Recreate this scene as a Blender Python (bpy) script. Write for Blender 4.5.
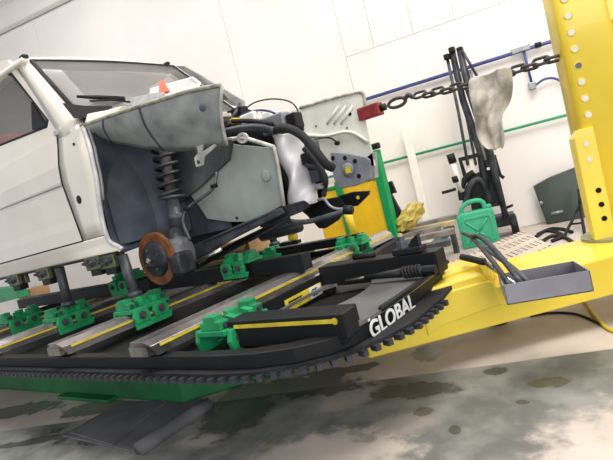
import bpy, bmesh, math, random
from mathutils import Vector as V, Matrix as M4
random.seed(7)
PI = math.pi
sc = bpy.context.scene
C = sc.collection
for o in list(bpy.data.objects): bpy.data.objects.remove(o)

# ------------------------------------------------------------------ camera
F, CX, CY, H = 500.0, 306.5, 230.0, 0.82
yaw, pitch, roll = math.radians(36.7), math.radians(4.0), math.radians(14.2)
fw = V((-math.sin(yaw)*math.cos(pitch), math.cos(yaw)*math.cos(pitch), -math.sin(pitch)))
r0 = V((math.cos(yaw), math.sin(yaw), 0)); u0 = r0.cross(fw)
RX = r0*math.cos(roll) - u0*math.sin(roll)
UX = r0*math.sin(roll) + u0*math.cos(roll)
EYE = V((0, 0, H))
cd = bpy.data.cameras.new('camera'); cam = bpy.data.objects.new('camera', cd); C.objects.link(cam)
cd.sensor_fit = 'HORIZONTAL'; cd.sensor_width = 36; cd.lens = 36*F/613; cd.clip_start = 0.02
m = M4.Identity(4)
for i, ax in enumerate((RX, UX, -fw)):
    for k in range(3): m[k][i] = ax[k]
cam.matrix_world = M4.Translation(EYE) @ m
sc.camera = cam

# ------------------------------------------------------------------ world, lamps, exposure
w = bpy.data.worlds.new('daylight'); sc.world = w; w.use_nodes = True
w.node_tree.nodes['Background'].inputs[0].default_value = (0.93, 0.96, 1.0, 1)
w.node_tree.nodes['Background'].inputs[1].default_value = 0.75
def area(name, loc, target, sx, sy, power, col):
    l = bpy.data.lights.new(name, 'AREA'); l.shape = 'RECTANGLE'; l.size = sx; l.size_y = sy
    l.energy = power; l.color = col
    o = bpy.data.objects.new(name, l); C.objects.link(o); o.location = loc
    o.rotation_euler = (V(target)-V(loc)).to_track_quat('-Z', 'Y').to_euler(); return o
area('skylight_panel', (0.2, 2.6, 4.3), (0.0, 2.7, 0), 3.6, 2.0, 215, (1, .94, .86))
area('strip_lights', (-3.6, 1.6, 4.3), (-3.5, 1.9, 0), 3.5, 1.6, 90, (1, .97, .95))
area('open_shop_door', (3.4, -2.4, 2.2), (-1.6, 2.6, 0.9), 3.5, 3.2, 190, (1, .96, .91))
sc.view_settings.view_transform = 'Standard'; sc.view_settings.look = 'None'
sc.view_settings.gamma = 1; sc.view_settings.use_curve_mapping = False
sc.view_settings.exposure = 0.0

# ------------------------------------------------------------------ survey helpers: sight line to a known plane
def ray(x, y): return fw + RX*((x-CX)/F) - UX*((y-CY)/F)
def pz(x, y, z): d = ray(x, y); return EYE + d*((z-H)/d.z)
def py(x, y, Y): d = ray(x, y); return EYE + d*(Y/d.y)
def px(x, y, X): d = ray(x, y); return EYE + d*(X/d.x)
WN = V((-.274, .962, 0)); WS = V((.962, .274, 0))       # back wall: outward normal, direction along it
def pw(x, y, D): d = ray(x, y); return EYE + d*(((WN*D)-EYE).dot(WN)/d.dot(WN))
def side_y(z): return 1.5 + max(0, z-1.3)*.15
def ps(x, y, off=0):                                    # on the near flank of the car
    Y = 1.52
    for _ in range(8): q = py(x, y, Y); Y = side_y(q.z)+off
    return q

# ------------------------------------------------------------------ materials
def lin(c): return tuple(((v/255)/12.92 if v/255 <= .04045 else ((v/255+.055)/1.055)**2.4) for v in c)
MATS = {}
def mat(name, col, rough=.5, metal=0, col2=None, scale=8, bump=0, bscale=40, lo=.4, hi=.65, alpha=1, coat=0, spec=.5):
    if name in MATS: return MATS[name]
    m = bpy.data.materials.new(name); m.use_nodes = True; nt = m.node_tree; b = nt.nodes['Principled BSDF']
    b.inputs['Roughness'].default_value = rough; b.inputs['Metallic'].default_value = metal
    b.inputs['Specular IOR Level'].default_value = spec; b.inputs['Coat Weight'].default_value = coat
    c1 = lin(col)+(1,)
    c2 = lin(col2)+(1,) if col2 else tuple(v*.88 for v in c1[:3])+(1,)
    tc = nt.nodes.new('ShaderNodeTexCoord'); n = nt.nodes.new('ShaderNodeTexNoise'); n.inputs['Scale'].default_value = scale
    n.inputs['Detail'].default_value = 5; nt.links.new(tc.outputs['Object'], n.inputs['Vector'])
    r = nt.nodes.new('ShaderNodeValToRGB'); r.color_ramp.elements[0].position = lo; r.color_ramp.elements[1].position = hi
    r.color_ramp.elements[0].color = c1; r.color_ramp.elements[1].color = c2
    nt.links.new(n.outputs['Fac'], r.inputs['Fac']); nt.links.new(r.outputs['Color'], b.inputs['Base Color'])
    if bump:
        n2 = nt.nodes.new('ShaderNodeTexNoise'); n2.inputs['Scale'].default_value = bscale; n2.inputs['Detail'].default_value = 4
        nt.links.new(tc.outputs['Object'], n2.inputs['Vector'])
        bp = nt.nodes.new('ShaderNodeBump'); bp.inputs['Strength'].default_value = bump; bp.inputs['Distance'].default_value = .01
        nt.links.new(n2.outputs['Fac'], bp.inputs['Height']); nt.links.new(bp.outputs['Normal'], b.inputs['Normal'])
    if alpha < 1: b.inputs['Alpha'].default_value = alpha
    MATS[name] = m; return m
WALL = mat('wall_paint', (240, 237, 233), .8, col2=(233, 229, 226), scale=1.2, bump=.08, bscale=30)
CREAM = mat('cream_paint', (244, 237, 225), .28, col2=(237, 230, 218), scale=3, coat=.4)
CREAMD = mat('inner_cream', (205, 203, 196), .5, col2=(165, 163, 160), scale=14)
PRIMER = mat('grey_primer', (160, 162, 160), .6, col2=(116, 120, 121), scale=9, bump=.15, bscale=25, lo=.35, hi=.7)
SEALER = mat('shaded_underseal', (58, 63, 75), .75, col2=(98, 106, 124), scale=3.5, bump=.2, bscale=60, lo=.45, hi=.75)  # blue-grey liner, its colour darkened to take in the wheel-house shade
INNER = mat('inner_wing_grey', (168, 175, 169), .6, col2=(130, 138, 136), scale=4, lo=.35, hi=.7)
PALE = mat('pale_wing', (228, 230, 220), .5, col2=(208, 212, 202), scale=7, bump=.15, bscale=14)
BLUEGREY = mat('blue_grey_steel', (146, 150, 160), .5, col2=(120, 125, 138), scale=9)
BLACK = mat('black_paint', (17, 19, 22), .5, col2=(25, 27, 31), scale=6, spec=.3)
RUBBER = mat('rubber', (28, 29, 32), .7, col2=(42, 42, 45), scale=14, spec=.3)
OILY = mat('oily_steel', (36, 39, 46), .45, .3, col2=(70, 74, 82), scale=10, bump=.2)
IRON = mat('dull_iron', (92, 96, 102), .5, .5, col2=(66, 69, 75), scale=12, bump=.15)
STEEL = mat('bright_steel', (196, 192, 186), .22, .95, col2=(120, 118, 118), scale=5, lo=.4, hi=.7)
RAIL = mat('rail_steel', (196, 191, 190), .22, .8, col2=(104, 101, 108), scale=4, lo=.4, hi=.7)
GALV = mat('galvanised', (160, 162, 170), .4, .5, col2=(138, 140, 148), scale=9)
PLATE = mat('grey_plate', (122, 122, 124), .4, .35, col2=(96, 97, 99), scale=6, lo=.4, hi=.7)
CAST = mat('cast_grey', (128, 130, 137), .5, .2, col2=(88, 90, 98), scale=11, bump=.15)
RUST = mat('rust', (140, 84, 44), .7, .2, col2=(96, 60, 38), scale=18, bump=.2)
GREEN = mat('clamp_green', (34, 158, 98), .42, col2=(26, 128, 82), scale=9)
DGREEN = mat('base_green', (24, 116, 62), .5, col2=(18, 92, 50), scale=4)
CABG = mat('cabinet_green', (20, 150, 84), .45)
CANG = mat('jerrycan_green', (62, 178, 138), .45, col2=(54, 164, 126), scale=5)
YELLOW = mat('tower_yellow', (242, 216, 72), .36, col2=(230, 202, 62), scale=3, coat=.2)
CABY = mat('cabinet_yellow', (245, 200, 40), .45)
STRIPE = mat('scale_yellow', (226, 204, 60), .5, col2=(200, 178, 46), scale=25)
OLIVE = mat('olive_zinc', (112, 116, 92), .45, .5, col2=(82, 84, 66), scale=14)
SILVER = mat('silver_shield', (232, 229, 231), .42, .2, col2=(204, 200, 210), scale=6, bump=.25, bscale=9)
WHITEP = mat('white_plastic', (238, 237, 232), .5)
PAPER = mat('paper', (235, 236, 234), .7)
ORANGE = mat('orange_red', (236, 92, 62), .6)
RED = mat('red_paint', (150, 44, 48), .5, col2=(112, 34, 40), scale=16)
REDF = mat('red_fabric', (186, 48, 50), .8)
DASH = mat('dash_grey', (92, 93, 95), .7)
LINER = mat('cabin_grey', (150, 148, 147), .8)
BLUE = mat('blue_pipe', (62, 78, 138), .4)
PGREEN = mat('green_pipe', (40, 152, 108), .45)
CARD = mat('cardboard', (194, 158, 118), .8, col2=(176, 140, 102), scale=6)
WOOD = mat('wood', (196, 180, 140), .7, col2=(168, 150, 116), scale=12)
LUMBER = mat('weathered_bar', (140, 134, 126), .6, .1, col2=(104, 100, 96), scale=10)
PERF = mat('perforated_plate', (222, 206, 192), .5, .1, col2=(206, 190, 176), scale=6)
HOLE = mat('hole_dark', (26, 24, 23), .85, spec=.2)
CLOTH = mat('rag', (205, 200, 190), .9, col2=(138, 132, 124), scale=9, lo=.42, hi=.62, bump=.3, bscale=60)
BAG = mat('yellow_film', (190, 172, 84), .3, col2=(160, 142, 60), scale=20)
TRAYG = mat('tray_grey', (150, 150, 160), .42, .3, col2=(136, 136, 146), scale=8)
PANELG = mat('dark_green_panel', (30, 48, 42), .3, col2=(24, 38, 34), scale=5)
MAT_ = mat('mat_rubber', (104, 105, 110), .75, col2=(86, 87, 92), scale=6, bump=.15, bscale=80)
GLASS = mat('grey_glass', (142, 141, 140), .14, 0, col2=(156, 155, 153), scale=2, alpha=.6)  # even half-opaque grey over the windscreen
SIDEG = mat('side_glass', (186, 184, 182), .1, 0, col2=(176, 174, 172), scale=2, alpha=.26)
LETTER = mat('letter_white', (232, 234, 238), .5)
CYLY = mat('ram_yellow', (240, 206, 60), .4)
CHAINM = mat('chain_steel', (60, 59, 66), .5, .4, col2=(80, 72, 70), scale=30)

def floor_material():
    m = bpy.data.materials.new('workshop_concrete'); m.use_nodes = True; nt = m.node_tree; N = nt.nodes; L = nt.links
    b = N['Principled BSDF']; tc = N.new('ShaderNodeNewGeometry')
    def noise(s, d=6):
        n = N.new('ShaderNodeTexNoise'); n.inputs['Scale'].default_value = s; n.inputs['Detail'].default_value = d
        n.inputs['Roughness'].default_value = .6
        L.new(tc.outputs['Position'], n.inputs['Vector']); return n
    def math_(op, a, bb=None, clamp=False):
        k = N.new('ShaderNodeMath'); k.operation = op; k.use_clamp = clamp
        for i, v in enumerate((a, bb)):
            if v is None: continue
            if isinstance(v, (int, float)): k.inputs[i].default_value = v
            else: L.new(v, k.inputs[i])
        return k.outputs[0]
    def step(v, lo, hi):
        k = N.new('ShaderNodeMapRange'); k.interpolation_type = 'SMOOTHSTEP'
        k.inputs['From Min'].default_value = lo; k.inputs['From Max'].default_value = hi
        L.new(v, k.inputs['Value']); return k.outputs[0]
    def mixc(f, a, c):
        k = N.new('ShaderNodeMix'); k.data_type = 'RGBA'
        L.new(f, k.inputs['Factor'])
        if isinstance(a, tuple): k.inputs['A'].default_value = a
        else: L.new(a, k.inputs['A'])
        if isinstance(c, tuple): k.inputs['B'].default_value = c
        else: L.new(c, k.inputs['B'])
        return k.outputs['Result']
    n1 = noise(1.7); n2 = noise(7); n3 = noise(3.5, 8); n4 = noise(13, 6)
    base = mixc(step(n1.outputs['Fac'], .35, .7), lin((206, 195, 186))+(1,), lin((182, 172, 164))+(1,))
    base = mixc(math_('MULTIPLY', step(n2.outputs['Fac'], .55, .75), .35), base, lin((150, 143, 138))+(1,))
    sep = N.new('ShaderNodeSeparateXYZ'); L.new(tc.outputs['Position'], sep.inputs[0])
    # painted darker slab on the near side of a straight joint, worn through to bare concrete in places
    A, B = pz(413, 375, 0), pz(613, 348, 0); d = (B-A).normalized(); nn = V((d.y, -d.x, 0)); c = nn.dot(A)
    dist = math_('SUBTRACT', math_('ADD', math_('MULTIPLY', sep.outputs['X'], nn.x), math_('MULTIPLY', sep.outputs['Y'], nn.y)), c)
    slab = step(math_('ADD', dist, math_('MULTIPLY', math_('SUBTRACT', n2.outputs['Fac'], .5), .02)), 0, .012)
    def blob(x, y, rx, ry, rot=0, soft=.35, rough=.9):
        mp = N.new('ShaderNodeMapping'); mp.vector_type = 'TEXTURE'
        mp.inputs['Location'].default_value = (x, y, 0); mp.inputs['Rotation'].default_value = (0, 0, rot); mp.inputs['Scale'].default_value = (rx, ry, 1)
        L.new(tc.outputs['Position'], mp.inputs['Vector'])
        ln = N.new('ShaderNodeVectorMath'); ln.operation = 'LENGTH'; L.new(mp.outputs[0], ln.inputs[0])
        v = math_('ADD', ln.outputs['Value'], math_('MULTIPLY', math_('SUBTRACT', math_('ADD', math_('MULTIPLY', n3.outputs['Fac'], .5), math_('MULTIPLY', n4.outputs['Fac'], .5)), .5), rough*3.6))
        return math_('SUBTRACT', 1, step(v, 1-soft, 1+soft))
    def at(x, y): p = pz(x, y, 0); return p.x, p.y
    worn = blob(*at(318, 462), .26, .16, .3); worn2 = blob(*at(640, 445), .2, .22, .2); worn3 = blob(*at(345, 395), .12, .14, 0, .4)
    worn4 = blob(*at(200, 440), .10, .06, .3); worn5 = blob(*at(400, 425), .1, .08, .3)
    wear = math_('ADD', math_('ADD', worn, worn2), math_('ADD', math_('MULTIPLY', worn3, .55), math_('ADD', math_('MULTIPLY', worn4, .6), math_('MULTIPLY', worn5, .5))), True)
    slabf = math_('MULTIPLY', slab, math_('SUBTRACT', 1, wear, True), True)
    slabcol = mixc(step(n3.outputs['Fac'], .38, .66), lin((100, 103, 100))+(1,), lin((146, 147, 143))+(1,))
    col = mixc(slabf, base, slabcol)
    wet_shade = None  # damp and dirty stains; broad left ones also paint in the bench shadow
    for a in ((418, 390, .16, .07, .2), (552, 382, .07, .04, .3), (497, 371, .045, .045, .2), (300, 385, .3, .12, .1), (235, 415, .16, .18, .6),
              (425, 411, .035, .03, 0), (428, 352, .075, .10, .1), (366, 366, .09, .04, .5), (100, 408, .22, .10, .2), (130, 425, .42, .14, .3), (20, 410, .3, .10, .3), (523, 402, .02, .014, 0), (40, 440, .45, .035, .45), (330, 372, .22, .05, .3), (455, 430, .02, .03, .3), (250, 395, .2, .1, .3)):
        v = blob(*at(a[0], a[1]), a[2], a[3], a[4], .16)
        wet_shade = v if wet_shade is None else math_('MAXIMUM', wet_shade, v)
    # small splashes
    sp = step(n2.outputs['Fac'], .66, .70); spm = math_('MULTIPLY', sp, blob(*at(500, 348), .14, .08, .2, .3))
    wet_shade = math_('MAXIMUM', wet_shade, spm)
    col = mixc(math_('MULTIPLY', wet_shade, .68), col, lin((62, 64, 62))+(1,))
    L.new(col, b.inputs['Base Color'])
    ro = N.new('ShaderNodeMapRange'); ro.inputs['To Min'].default_value = .55; ro.inputs['To Max'].default_value = .24
    L.new(wet_shade, ro.inputs['Value']); L.new(ro.outputs[0], b.inputs['Roughness'])
    bp = N.new('ShaderNodeBump'); bp.inputs['Strength'].default_value = .12; bp.inputs['Distance'].default_value = .01
    L.new(n2.outputs['Fac'], bp.inputs['Height']); L.new(bp.outputs[0], b.inputs['Normal'])
    return m

# ------------------------------------------------------------------ mesh helpers
class MB:
    def __init__(s): s.b = bmesh.new()
    def box(s, c, size, ax=None):
        ax = ax or (V((1,0,0)), V((0,1,0)), V((0,0,1))); c = V(c)
        vs = [s.b.verts.new(c+ax[0]*size[0]*i/2+ax[1]*size[1]*j/2+ax[2]*size[2]*k/2) for i in (-1,1) for j in (-1,1) for k in (-1,1)]
        for f in ((0,1,3,2),(4,6,7,5),(0,4,5,1),(2,3,7,6),(0,2,6,4),(1,5,7,3)): s.b.faces.new([vs[i] for i in f])
        return s
    def span(s, a, b): a, b = V(a), V(b); return s.box((a+b)/2, [abs(v) for v in (b-a)])
    def prism(s, pts, vec):
        vec = V(vec); a = [s.b.verts.new(V(p)) for p in pts]; b = [s.b.verts.new(V(p)+vec) for p in pts]; n = len(a)
        s.b.faces.new(a[::-1]); s.b.faces.new(b)
        for i in range(n): s.b.faces.new((a[i], a[(i+1) % n], b[(i+1) % n], b[i]))
        return s
    def ring(s, pts, hole, vec):                        # plate with one hole; same vertex count in both loops
        vec = V(vec); n = len(pts)
        A = [[s.b.verts.new(V(p)+q) for p in lp] for lp in (pts, hole) for q in (V(), vec)]
        for i in range(n):
            j = (i+1) % n
            s.b.faces.new((A[0][i], A[0][j], A[2][j], A[2][i])); s.b.faces.new((A[1][i], A[3][i], A[3][j], A[1][j]))
            s.b.faces.new((A[0][i], A[1][i], A[1][j], A[0][j])); s.b.faces.new((A[2][i], A[2][j], A[3][j], A[3][i]))
        return s
    def tube(s, pts, r, seg=8, caps=True):
        pts = [V(p) for p in pts]; rs = r if isinstance(r, (list, tuple)) else [r]*len(pts); prev = None; last = None
        for i, p in enumerate(pts):
            t = (pts[min(i+1, len(pts)-1)]-pts[max(i-1, 0)]).normalized()
            if last is None: u = t.orthogonal().normalized()
            else: u = (last-t*last.dot(t)).normalized()
            last = u; v = t.cross(u)
            ring = [s.b.verts.new(p+(u*math.cos(2*PI*k/seg)+v*math.sin(2*PI*k/seg))*rs[i]) for k in range(seg)]
            if prev:
                for k in range(seg): s.b.faces.new((prev[k], prev[(k+1) % seg], ring[(k+1) % seg], ring[k]))
            elif caps: s.b.faces.new(ring[::-1])
            prev = ring
        if caps: s.b.faces.new(prev)
        return s
    def lathe(s, c, axis, prof, seg=20):                # prof: (distance along axis, radius)
        axis = V(axis).normalized(); c = V(c)
        return s.tube_rings([(c+axis*h, r) for h, r in prof], axis, seg)
    def tube_rings(s, rings, axis, seg):
        u = axis.orthogonal().normalized(); v = axis.cross(u); prev = None
        for p, r in rings:
            ring = [s.b.verts.new(p+(u*math.cos(2*PI*k/seg)+v*math.sin(2*PI*k/seg))*max(r, 1e-4)) for k in range(seg)]
            if prev:
                for k in range(seg): s.b.faces.new((prev[k], prev[(k+1) % seg], ring[(k+1) % seg], ring[k]))
            else: s.b.faces.new(ring[::-1])
            prev = ring
        s.b.faces.new(prev); return s
    def grid(s, rows):
        vs = [[s.b.verts.new(V(p)) for p in r] for r in rows]
        for i in range(len(vs)-1):
            for j in range(len(vs[0])-1): s.b.faces.new((vs[i][j], vs[i][j+1], vs[i+1][j+1], vs[i+1][j]))
        return s
    def build(s, name, material, parent=None, smooth=False, bevel=0, solid=0, sub=0, seg=2):
        bmesh.ops.recalc_face_normals(s.b, faces=s.b.faces[:])
        org = V()
        q = parent
        while q is not None: org += q.location; q = q.parent
        me = bpy.data.meshes.new(name)
        if parent is None:
            lo = [min(v.co[i] for v in s.b.verts) for i in range(3)]; hi = [max(v.co[i] for v in s.b.verts) for i in range(3)]
            org = V(((lo[0]+hi[0])/2, (lo[1]+hi[1])/2, lo[2]))
        bmesh.ops.translate(s.b, verts=s.b.verts[:], vec=-org)
        s.b.to_mesh(me); s.b.free()
        if smooth:
            for p in me.polygons: p.use_smooth = True
        me.materials.append(material)
        o = bpy.data.objects.new(name, me); C.objects.link(o)
        if parent is None: o.location = org
        else: o.parent = parent
        if solid:
            k = o.modifiers.new('thickness', 'SOLIDIFY'); k.thickness = solid; k.offset = 0
        if sub:
            k = o.modifiers.new('smooth', 'SUBSURF'); k.levels = sub; k.render_levels = sub
        if bevel:
            k = o.modifiers.new('edge', 'BEVEL'); k.width = bevel; k.segments = seg; k.limit_method = 'ANGLE'; k.angle_limit = .6
        return o
def thing(name, label, cat, loc=(0,0,0), group=None):
    o = bpy.data.objects.new(name, None); C.objects.link(o); o.location = loc; o.empty_display_size = .1
    o['label'] = label; o['category'] = cat
    if group: o['group'] = group
    return o
def tag(o, label, cat, group=None, kind=None):
    o['label'] = label; o['category'] = cat
    if group: o['group'] = group
    if kind: o['kind'] = kind
    return o
def struct(o): o['kind'] = 'structure'; return o
def dup(root, loc, label):
    r = root.copy(); C.objects.link(r); r.location = loc; r['label'] = label
    for ch in list(root.children):
        c = ch.copy(); C.objects.link(c); c.parent = r
        for g in ch.children:
            d = g.copy(); C.objects.link(d); d.parent = c
    return r
def curve(pts, n=8):                                    # Catmull-Rom through the points
    P = [V(p) for p in pts]; P = [P[0]*2-P[1]]+P+[P[-1]*2-P[-2]]; out = []
    for i in range(1, len(P)-2):
        for k in range(n):
            t = k/n; a, b, c, d = P[i-1], P[i], P[i+1], P[i+2]
            out.append(.5*((2*b)+(c-a)*t+(2*a-5*b+4*c-d)*t*t+(3*b-a-3*c+d)*t**3))
    return out+[P[-2]]
def text_mesh(txt, size, depth, material, name, parent, origin, xdir, ydir, sx=1.0):
    cu = bpy.data.curves.new(name, 'FONT'); cu.body = txt; cu.size = size; cu.extrude = depth; cu.offset = size*.018
    t = bpy.data.objects.new(name+'_tmp', cu); C.objects.link(t)
    me = bpy.data.meshes.new_from_object(t.evaluated_get(bpy.context.evaluated_depsgraph_get())); bpy.data.objects.remove(t)
    X, Y = V(xdir).normalized(), V(ydir).normalized(); Z = X.cross(Y); org = V(); q = parent
    while q is not None: org += q.location; q = q.parent
    for v in me.vertices: v.co = V(origin)+X*v.co.x*sx+Y*v.co.y+Z*v.co.z-org
    me.materials.clear(); me.materials.append(material)
    o = bpy.data.objects.new(name, me); C.objects.link(o); o.parent = parent; return o
def along(a, b, t): return V(a)*(1-t)+V(b)*t

# ================================================================== SETTING
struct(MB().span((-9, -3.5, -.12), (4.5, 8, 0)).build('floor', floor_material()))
WD = 5.2
def wp(s_, z, out=0): return WN*(WD-out)+WS*s_+V((0,0,z))
wall = struct(MB().prism([wp(-8.5, 0, -.02), wp(5, 0, -.02), wp(5, 0, -.25), wp(-8.5, 0, -.25)], (0,0,4.5)).build('wall_back', WALL))
G = .0018
def panel(s0, s1, z0, z1):
    MB().prism([wp(s0+G, z0+G, -.02), wp(s1-G, z0+G, -.02), wp(s1-G, z0+G, 0), wp(s0+G, z0+G, 0)], (0,0,z1-z0-2*G)).build('panel', WALL, wall, bevel=.0025)
panel(-8.5, -4.9, 0, 3.82); panel(-4.9, -2.32, 0, 3.82); panel(-2.32, -1.09, 0, 3.82)
panel(-1.09, 5, 0, 2.08)
ss = [-1.09, -.785, -.385, .01, .41, .81, 1.21, 1.61, 5]
for a, b in zip(ss, ss[1:]): panel(a, b, 2.08, 3.82)
struct(MB().prism([wp(-8.5, 3.83, 0), wp(5, 3.83, 0), wp(5, 3.83, .1), wp(-8.5, 3.83, .1)], (0,0,.25)).build('trim_1', WALL, bevel=.01))
struct(MB().span((-9, -3.5, 4.5), (4.5, 8, 4.6)).build('ceiling', mat('ceiling_grey', (200, 198, 200), .8)))

# pipes on the wall
def wall_pipe(name, s0, s1, z, r, m, label):
    t = thing(name, label, 'pipe', wp(s0, z, .05))
    MB().tube([wp(s0, z, .05), wp(s1, z, .05)], r, 10).build('pipe', m, t, True)
    return t
bp_ = wall_pipe('compressed_air_pipe', -2.6, 4, 1.605, .018, BLUE, 'blue compressed air pipe running along the white wall')
s_t = .505
MB().box(wp(s_t, 1.617, .06), (.16, .05, .05), (WS, WN, V((0,0,1)))).build('tee_fitting', GALV, bp_, bevel=.008)
MB().tube([wp(s_t+.12, 1.61, .05), wp(s_t+.17, 1.61, .05)], .026, 10).build('coupling', BLACK, bp_, True)
MB().tube([wp(s_t+.02, 1.6, .06), wp(s_t+.03, 1.30, .06)], .012, 8).build('drop_pipe', BLUE, bp_, True)
MB().box(wp(s_t+.03, 1.27, .05), (.06, .06, .07), (WS, WN, V((0,0,1)))).build('outlet_box', GALV, bp_, bevel=.008)
MB().tube(curve([wp(.56, 1.27, .05), wp(.66, 1.30, .05), wp(.76, 1.25, .05), wp(.86, 1.06, .05), wp(.93, .82, .05), wp(.98, .5, .05)]), .011, 8).build('outlet_hose', BLUE, bp_, True)
wall_pipe('thin_green_pipe', -2.6, 4, .935, .013, PGREEN, 'thin green pipe running low along the white wall')
# white board leaning on the wall
b0, b1 = pw(401, 128, 5.1), pw(409, 127, 5.1); e0, e1 = pw(424, 225, 4.98), pw(433, 225, 4.98)
dn = (e0-b0)/(b0.z-e0.z)
e0 = b0+dn*(b0.z-.002); e1 = b1+dn*(b1.z-.002)
tag(MB().prism([b0, b1, e1, e0], -WN*.018).build('white_board', WHITEP, bevel=.003), 'narrow white board leaning upright against the white wall', 'board')

# ================================================================== STRAIGHTENING BENCH
ZT, ZB = .375, .325                                     # top of bench body, bottom
near = [V((-1.293, 1.035)), V((-1.125, 1.059)), V((-.96, 1.136)), V((-.856, 1.225)), V((-.79, 1.345)), V((-.755, 1.46)), V((-.75, 1.72))]
body_near = [V((-1.30, 1.07)), V((-1.13, 1.085)), V((-1.0, 1.125)), V((-.91, 1.19)), V((-.862, 1.27)), V((-.848, 1.36)), V((-.832, 1.62)), V((-.83, 1.99))]
cy = 2.1; FARY = 3.12
tail_ = [V((-1.45, 2.30)), V((-1.55, FARY)), V((-5.2, FARY))]
outl = [V((-5.2, 1.035)), V((-3.2, 1.035))]+near+[V((-.78, 1.99))]+tail_
bodyo = [V((-5.2, 1.07)), V((-3.2, 1.07))]+body_near+tail_
def o3(p, z): return V((p.x, p.y, z))
bench = thing('straightening_bench', 'long black car straightening bench with toothed rim under the white car', 'workbench', (-3, cy, 0))
# hollow frame: outer rim wall, sunken deck
def inset(pl, d):
    c = V((-2.6, 2.05)); return [V((p.x-math.copysign(d, p.x-c.x)*(1 if abs(p.x-c.x) > .9 else abs(p.x-c.x)/.9), p.y-math.copysign(d, p.y-c.y)*(1 if abs(p.y-c.y) > .5 else abs(p.y-c.y)/.5))) for p in pl]
MB().ring([o3(p, ZB) for p in bodyo], [o3(p, ZB) for p in inset(bodyo, .05)], (0,0,ZT-ZB)).build('rim_wall', BLACK, bench, bevel=.004)
MB().prism([o3(p, ZB-.02) for p in inset(bodyo, .03)], (0,0,.03)).build('deck', BLACK, bench)
MB().prism([o3(p, ZB-.014) for p in outl], (0,0,.014)).build('rim_flange', RUBBER, bench)
path = [V((-4.6, 1.035))]+near
seglen = 0; tm = None; k = 0; pos = .02
for a, b in zip(path, path[1:]):
    L = (b-a).length; d = (b-a)/L; nrm = V((d.y, -d.x))
    while pos < L:
        p = a+d*pos
        ang = math.atan2(d.y, d.x)
        if tm is None:
            mb = MB(); mb.prism([(-.014, .016, -.010), (.014, .016, -.010), (.009, -.012, -.010), (-.009, -.012, -.010)], (0,0,.018))
            t_ = mb.build('tooth', OILY, None); tm = t_.data
            bpy.data.objects.remove(t_)
        o = bpy.data.objects.new('tooth', tm); C.objects.link(o); o.parent = bench
        o.location = V((p.x+nrm.x*.010, p.y+nrm.y*.010, ZB-.026))-bench.location; o.rotation_euler = (0, 0, ang)
        pos += .047
    pos -= L
# grey corner plate with an oval opening
hc, hax, hay = V((-1.21, 1.66)), .155, .26
N_ = 28
plate_out = [V((-1.37, 1.335)), V((-.95, 1.335)), V((-.905, 1.21)), V((-.862, 1.27)), V((-.843, 1.36)), V((-.826, 1.62)), V((-.824, 1.98)), V((-1.37, 1.98))]
def ray_hit(ang):
    d = V((math.cos(ang), math.sin(ang))); best = 9
    for a, b in zip(plate_out, plate_out[1:]+plate_out[:1]):
        e = b-a; den = d.x*e.y-d.y*e.x
        if abs(den) < 1e-9: continue
        q = a-hc; t = (q.x*e.y-q.y*e.x)/den; u = (q.x*d.y-q.y*d.x)/den
        if t > 0 and -1e-6 <= u <= 1.000001: best = min(best, t)
    return hc+d*best
ang_l = sorted([2*PI*i/N_ for i in range(N_)]+[math.atan2((p-hc).y, (p-hc).x) % (2*PI) for p in plate_out])
ol = [ray_hit(a) for a in ang_l]; hl = []
for a in ang_l:
    r = 1/math.sqrt((math.cos(a)/hax)**2+(math.sin(a)/hay)**2); hl.append(hc+V((math.cos(a), math.sin(a)))*r)
MB().ring([(p.x, p.y, ZT) for p in ol], [(p.x, p.y, ZT) for p in hl], (0,0,.012)).build('corner_plate', PLATE, bench)
mb = MB(); mb.prism([(p.x, p.y, ZB+.012) for p in hl], (0,0,.002)); mb.build('well_shade', HOLE, bench)  # near-black sheet painting in the shade inside the oval opening
MB().tube([V((-.84, 1.42, ZT+.014)), V((-.826, 1.62, ZT+.016)), V((-.822, 2.02, ZT+.018))], .011, 6).build('edge_rim', BLACK, bench, True)
# cross rails with yellow measuring stripe
RZ0, RZ1 = .382, .446
def cross_rail(x0, x1, y0, y1, skew=0.0):
    c0, c1 = x0, x1; wd = x1-x0; ch = wd*.22
    prof = [(x0, RZ0), (x1, RZ0), (x1, RZ1-ch*.7), (x1-ch, RZ1), (x0+ch, RZ1), (x0, RZ1-ch*.7)]
    r = MB().prism([(x, y0+(RZ1-z)*.5, z) for x, z in prof], (0, y1-y0, 0)).build('cross_rail', RAIL, bench, bevel=.002)
    MB().span((x1-.001, y0+.05, RZ1-.034), (x1+.003, y1, RZ1-.024)).build('measuring_stripe', STRIPE, r)
    MB().span((x0+.012, y0-.001, RZ0+.008), (x1-.012, y0+.02, RZ1-.02)).build('end_cap', STEEL, r)
cross_rail(-1.72, -1.585, 1.03, 3.05)
cross_rail(-2.40, -2.265, 1.05, 3.05)
cross_rail(-3.19, -3.055, 1.03, 3.05)
cross_rail(-4.0, -3.865, 1.03, 3.05)
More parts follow.
